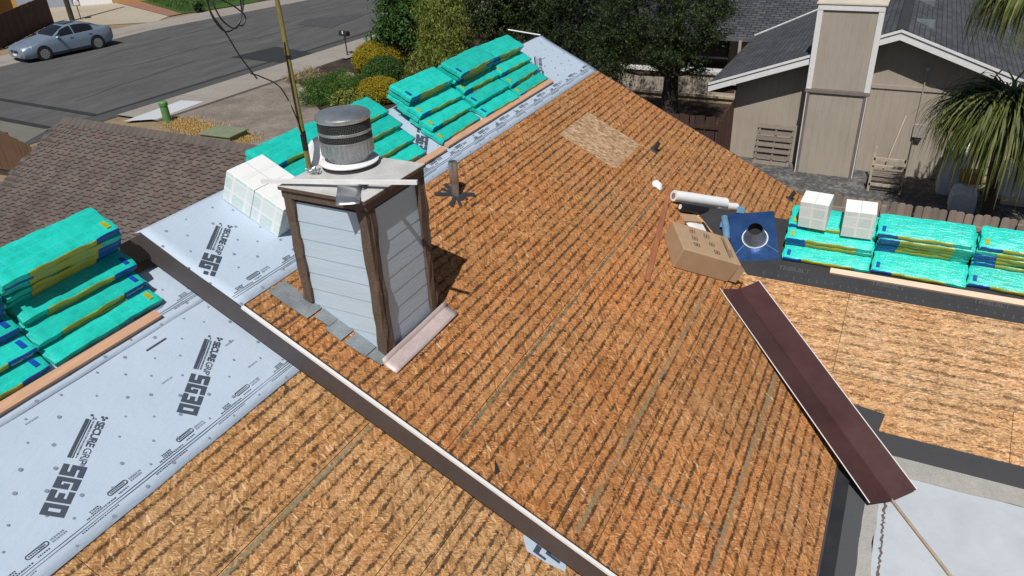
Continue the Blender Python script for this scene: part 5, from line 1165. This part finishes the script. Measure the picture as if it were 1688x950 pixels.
# palms with drooping strap leaves
def palm(name, label, base, crown, n, L, seed, r_=.12, up=.5):
    b = Vector(base); c = Vector(crown); o = thing(name, label, 'palm', Matrix.Translation(b), 'strap leaved palms at right'); q = random.Random(seed)
    part('trunk', MB().tube([(0, 0, -.05), tuple((c - b) * .5 + Vector((.03, .05, 0))), tuple(c - b)], [r_ * 1.2, r_, r_ * .9], 10), M_BARK, o, True)
    vs = []; fs = []
    for k in range(n):
        az = q.uniform(0, 6.2832); el = q.uniform(-.3, 1.2) * up + .15; l = L * q.uniform(.7, 1.15); w_ = q.uniform(.016, .028); d = Vector((math.cos(az), math.sin(az), 0)); sd = Vector((-d.y, d.x, 0)); tw = q.uniform(-.5, .5)
        p = c - b + Vector((q.gauss(0, .08), q.gauss(0, .08), q.gauss(0, .1))); ang = el + q.uniform(-.2, .35); seg = 7; b0 = len(vs)
        for i in range(seg + 1):
            wi = w_ * (1 - (i / seg) ** 2.2) + .002; s2 = (sd * math.cos(tw) + Vector((0, 0, 1)) * math.sin(tw)); vs += [tuple(p - s2 * wi), tuple(p + s2 * wi)]
            p = p + (d * math.cos(ang) + Vector((0, 0, 1)) * math.sin(ang)) * (l / seg); ang -= q.uniform(.28, .46); ang = max(ang, -1.5)
        for i in range(seg): a = b0 + 2 * i; fs.append((a, a + 1, a + 3, a + 2))
    m = MB(); m.add(vs, fs); o2 = part('crown', m, M_LF_PALM, o); return o
palm('strap_leaf_palm', 'strap leaved palm drooping over the covered piles', (19.6, -2.5, 0), (19.3, -2.25, 3.05), 1150, 2.3, 1, up=.4)
palm('strap_leaf_palm', 'taller strap leaved palm hanging in from the top right corner', (18.7, -4.4, 0), (18.2, -2.0, 5.75), 420, 1.7, 2, up=.15)
palm('strap_leaf_palm', 'strap leaved palm at the right frame edge', (20.6, -4.6, 0), (20.4, -4.0, 3.0), 620, 1.9, 3, up=.35)

# ================================================================== STREET
M_CAR = pm('silver_blue_car_paint', (.30, .38, .48), .28, .04, 2, metal=.55, bump=0); M_TYRE = plain('tyre_rubber', (.014, .014, .015), .8); M_RIM = pm('alloy_rim', (.6, .6, .62), .25, .1, 5, metal=.9, bump=0); M_LAMP = plain('clear_lamp', (.75, .78, .8), .12, .1, .8); M_RED = plain('red_lamp', (.35, .02, .02), .2); M_CHROME = plain('chrome', (.7, .72, .74), .12, 1)
hd = math.atan2(.40, -2.93); Mcar = Matrix.Translation((26.66, 41.42, 0)) @ Matrix.Rotation(hd, 4, 'Z') @ Matrix.Scale(1.05, 4)
car = thing('car', 'silver blue sedan parked across the street by the dark fence', 'car', Mcar)
# stations: x, half width, sill z, belt z, roof half width, roof z
ST = [(2.40, .62, .34, .56, .50, .60), (2.33, .80, .24, .64, .60, .70), (2.05, .90, .20, .74, .70, .80), (1.5, .915, .19, .86, .76, .93), (1.05, .915, .19, .93, .76, .985), (.72, .915, .19, .95, .74, 1.06), (.2, .915, .19, .96, .60, 1.33), (-.15, .915, .19, .965, .57, 1.43), (-.6, .915, .19, .97, .57, 1.46), (-1.1, .915, .19, .985, .56, 1.42), (-1.55, .91, .20, 1.0, .58, 1.24), (-1.95, .90, .22, 1.02, .70, 1.07), (-2.25, .86, .28, 1.0, .72, 1.04), (-2.40, .76, .36, .92, .66, .95)]
m = MB(); rings = []
for x, w_, s_, bz, rw, rz in ST:
    half = [(w_ * .86, s_), (w_ * .985, s_ + .12), (w_, s_ + (bz - s_) * .55), (w_ * .985, bz - .06), (w_ * .94, bz), ((w_ * .94 + rw) / 2 + .02, (bz + rz) / 2 + .015), (rw, rz - .03), (rw * .75, rz), (0, rz + .012)]
    rings.append([(x, y_, z_) for y_, z_ in half] + [(x, -y_, z_) for y_, z_ in half[-2::-1]])
k = len(rings[0]); vs = [p for r_ in rings for p in r_]
m.add(vs, [(i * k + j, i * k + j + 1, (i + 1) * k + j + 1, (i + 1) * k + j) for i in range(len(rings) - 1) for j in range(k - 1)] + [tuple(range(k)), tuple(reversed(range((len(rings) - 1) * k, len(rings) * k)))] + [(i * k + k - 1, i * k, (i + 1) * k, (i + 1) * k + k - 1) for i in range(len(rings) - 1)])
body = part('body', m, M_CAR, car, True)
def skin(x, sgn, f):   # a point on the glasshouse side between belt (0) and roof rail (1)
    for a, b in zip(ST[:-1], ST[1:]):
        if b[0] <= x <= a[0]:
            t = (a[0] - x) / (a[0] - b[0]); w_, bz, rw, rz = [a[i] + (b[i] - a[i]) * t for i in (1, 3, 4, 5)]
            y0, z0, y1, z1, y2, z2 = w_ * .94, bz, (w_ * .94 + rw) / 2 + .02, (bz + rz) / 2 + .015, rw, rz - .03
            y_, z_ = (y0 + (y1 - y0) * f * 2, z0 + (z1 - z0) * f * 2) if f < .5 else (y1 + (y2 - y1) * (f - .5) * 2, z1 + (z2 - z1) * (f - .5) * 2); return Vector((x, sgn * (y_ + .007), z_ + .004))
for sgn in (1, -1):
    for xa, xb in ((.60, -.30), (-.36, -1.38)):
        g_ = MB(); g_.grid(lambda a, b: tuple(skin(xa + (xb - xa) * a, sgn, .06 + .84 * b)), 8, 4)
        if sgn > 0: g_.f = [tuple(reversed(f)) for f in g_.f]
        part('side_window', g_, M_GLASS, car, True)
    mi = MB(); mi.box((-.07, -.1, -.05), (.07, .1, .06)); part('wing_mirror', mi, M_CAR, car, M=Matrix.Translation((.56, sgn * 1.0, 1.0)), bevel=.03)
    part('headlight', MB().grid(lambda a, b: (2.34 - .42 * a, sgn * (.60 + .275 * a + .02), .62 + .06 * a + .12 * b), 4, 3), M_LAMP, car); part('taillight', MB().box((-2.36, sgn * .74 - .1, .78), (-2.22, sgn * .74 + .1, .92)), M_RED, car, bevel=.02)
    for xx in (-.12, -1.12): part('door_handle', MB().box((xx - .08, sgn * .915 - .012, .85), (xx + .08, sgn * .915 + .014, .88)), M_CHROME, car)
    part('fog_trim', MB().box((2.2, sgn * .62 - .14, .33), (2.36, sgn * .62 + .14, .36)), M_CHROME, car)
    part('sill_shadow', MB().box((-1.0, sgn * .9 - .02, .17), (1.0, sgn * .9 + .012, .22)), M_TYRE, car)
    for xx in (1.40, -1.40):
        wl = part('wheel', MB().tube([(xx, sgn * .66, .33), (xx, sgn * .925, .33)], .33, 28), M_TYRE, car, True)
        part('wheel_arch', MB().tube([(xx, sgn * .70, .36), (xx, sgn * .917, .36)], .385, 28), M_TYRE, car, True)
        rm = MB(); yy = sgn * .93
        for j in range(10):
            a = 6.2832 * j / 10; rm.box((.03, -.022, -.008), (.225, .022, .008), Matrix.Translation((xx, yy, .33)) @ Matrix.Rotation(R(90), 4, 'X') @ Matrix.Rotation(a, 4, 'Z'))
        part('spokes', rm, M_RIM, wl); part('rim', MB().tube([(xx, yy - .006, .33), (xx, yy + .0, .33)], .235, 24), M_GALV_DARK, wl)
def screen(xa, xb, za, zb, wa, wb, nm):
    q = MB(); q.grid(lambda a, b: (xa + (xb - xa) * b, (a - .5) * 2 * (wa + (wb - wa) * b), za + (zb - za) * b + .02 * (1 - (2 * a - 1) ** 2) + .025 * math.sin(math.pi * b)), 6, 6); part(nm, q, M_GLASS, car, True)
screen(.74, .02, 1.065, 1.40, .70, .54, 'windscreen'); screen(-1.28, -1.92, 1.37, 1.09, .52, .62, 'rear_window')
part('sunroof', MB().box((-.75, -.4, 1.475), (-.15, .4, 1.482)), M_GLASS, car); part('grille', MB().box((2.36, -.34, .50), (2.425, .34, .62)), M_TYRE, car, bevel=.02); part('grille_emblem', MB().tube([(2.425, 0, .565), (2.435, 0, .565)], .045, 14), M_CHROME, car); part('number_plate', MB().box((2.40, -.16, .36), (2.43, .16, .45)), M_PAPER, car)
# mailboxes
def mailbox(loc, label, h, mats, r_, L, rot):
    o = thing('mailbox', label, 'mailbox', Matrix.Translation(loc) @ Matrix.Rotation(rot, 4, 'Z'), 'mailboxes along the street'); part('post', MB().tube([(0, 0, -.02), (0, 0, h)], .03, 8), mats[1], o, True)
    pf = [(-r_, 0), (r_, 0), (r_, r_)] + [(r_ * math.cos(a), r_ + r_ * math.sin(a)) for a in [math.pi * j / 8 for j in range(1, 8)]] + [(-r_, r_)]; part('box', MB().prism(pf, -L / 2, L / 2, Matrix.Translation((0, 0, h)) @ Matrix(((0, 0, 1, 0), (1, 0, 0, 0), (0, 1, 0, 0), (0, 0, 0, 1)))), mats[0], o, bevel=.008)
    part('door', MB().prism([(x * .93, z * .93 + .006) for x, z in pf], L / 2 + .001, L / 2 + .012, Matrix.Translation((0, 0, h)) @ Matrix(((0, 0, 1, 0), (1, 0, 0, 0), (0, 1, 0, 0), (0, 0, 0, 1)))), mats[0], o); part('flag', MB().box((-.05, r_ + .002, h + .1), (.02, r_ + .01, h + .25)), mats[2], o)
mailbox((30.3, 24.8, .05), 'black mailbox on a thin post beside the golden shrub', 1.0, (pm('dark_mailbox', (.035, .036, .04), .4, .2, 5, metal=.3), M_CABLE, M_PAPER), .12, .55, R(80)); mailbox((34.3, 50.4, .02), 'white mailbox across the street behind the car', .95, (M_WHITE, M_BARK, M_RED), .16, .6, R(60))
st([(29.7, 24.4), (30.9, 24.35), (30.9, 25.05), (29.7, 25.1)], .105, 'mailbox_pad', M_CONC)
up_ = thing('utility_pole', 'leaning wooden utility pole base across the street', 'pole', Matrix.Translation((33.8, 50.6, 0))); part('pole_shaft', MB().tube([(0, 0, 0), (0, 0, 4), (0, 0, 8)], [.17, .155, .13], 12), M_BARK, up_, True); part('pole_bracket', MB().box((-.22, -.05, 1.9), (-.16, .05, 2.3)), M_GALV, up_)
bo = thing('bollard', 'green plastic utility bollard beside the driveway', 'bollard', Matrix.Translation((19.25, 25.0, 0))); M_GRNPL = pm('green_plastic', (.10, .24, .07), .5, .12, 6); part('bollard_post', MB().lathe([(.15, 0), (.145, .66)], (0, 0, 0), 20), M_GRNPL, bo, True); part('bollard_cap', MB().lathe([(.165, .64), (.168, .76), (.13, .80), (0, .805)], (0, 0, 0), 20), M_GRNPL, bo, True)
ub = thing('utility_vault', 'flat sage green utility vault box by the dry grass', 'utility box', Matrix.Translation((18.55, 21.3, 0)) @ Matrix.Rotation(R(3), 4, 'Z')); M_SAGE = pm('sage_green_metal', (.19, .22, .14), .6, .15, 4); part('vault_body', MB().box((-.45, -.68, 0), (.45, .68, .20)), M_SAGE, ub); part('vault_lid', MB().box((-.5, -.73, .202), (.5, .73, .25)), M_SAGE, ub, bevel=.015)
# far house corner with garage door
fh = thing('far_house', 'house across the street with blue grey garage door', 'house', Matrix.Translation((37.5, 57.5, 0)) @ Matrix.Rotation(R(-52), 4, 'Z'))
part('wall', MB().box((-7, 0, 0), (9, .3, 3)), pm('ochre_wall', (.42, .24, .06), .85, .1, 3), fh); part('garage_door', MB().box((-2.6, -.06, 0), (1.2, -.002, 2.3)), pm('blue_grey_door', (.28, .31, .38), .6, .12, 1.5), fh); part('garage_door', MB().box((1.7, -.06, 0), (4, -.002, 2.3)), M_WHITE, fh); part('door_post', MB().box((1.25, -.1, 0), (1.65, -.002, 2.4)), pm('maroon_post', (.1, .025, .03), .7), fh); part('eave', MB().box((-7.3, -.7, 2.9), (9.3, .3, 3.05)), M_WHITE, fh)
oy = thing('timber_frame', 'orange timber wall behind the dark fence across the street', 'timber wall', Matrix.Translation((25.5, 50.5, 0)) @ Matrix.Rotation(R(20), 4, 'Z')); part('wall_sheet', MB().box((-1, 0, 0), (6.3, .1, 3.2)), pm('orange_ply', (.42, .2, .04), .7, .15, 1), oy)
for k in range(3): part('brace', MB().box((-.08, -.12, 0), (.08, -.002, 3.3), Matrix.Translation((.2 + k * 2.2, 0, 0)) @ Matrix.Rotation(R(14 - k * 20), 4, 'Y')), M_FENCED, oy)
tree('street_tree', 'small brown stump like trunk on the lawn edge across the street', (43.5, 42.6, .05), (43.5, 42.6, 1.6), [((43.5, 42.8, 2.9), (1.2, 1.2, 1.2))], 5000, .14, M_LF_GRN, seed=20, trunk_r=.3)
tree('lawn_shrub', 'tiny dark shrub on the lawn across the street', (38.5, 43.7, .05), None, [((38.5, 43.7, .3), (.3, .3, .3))], 1500, .08, M_LF_DARK, 'shrub', 21, spread=.12)
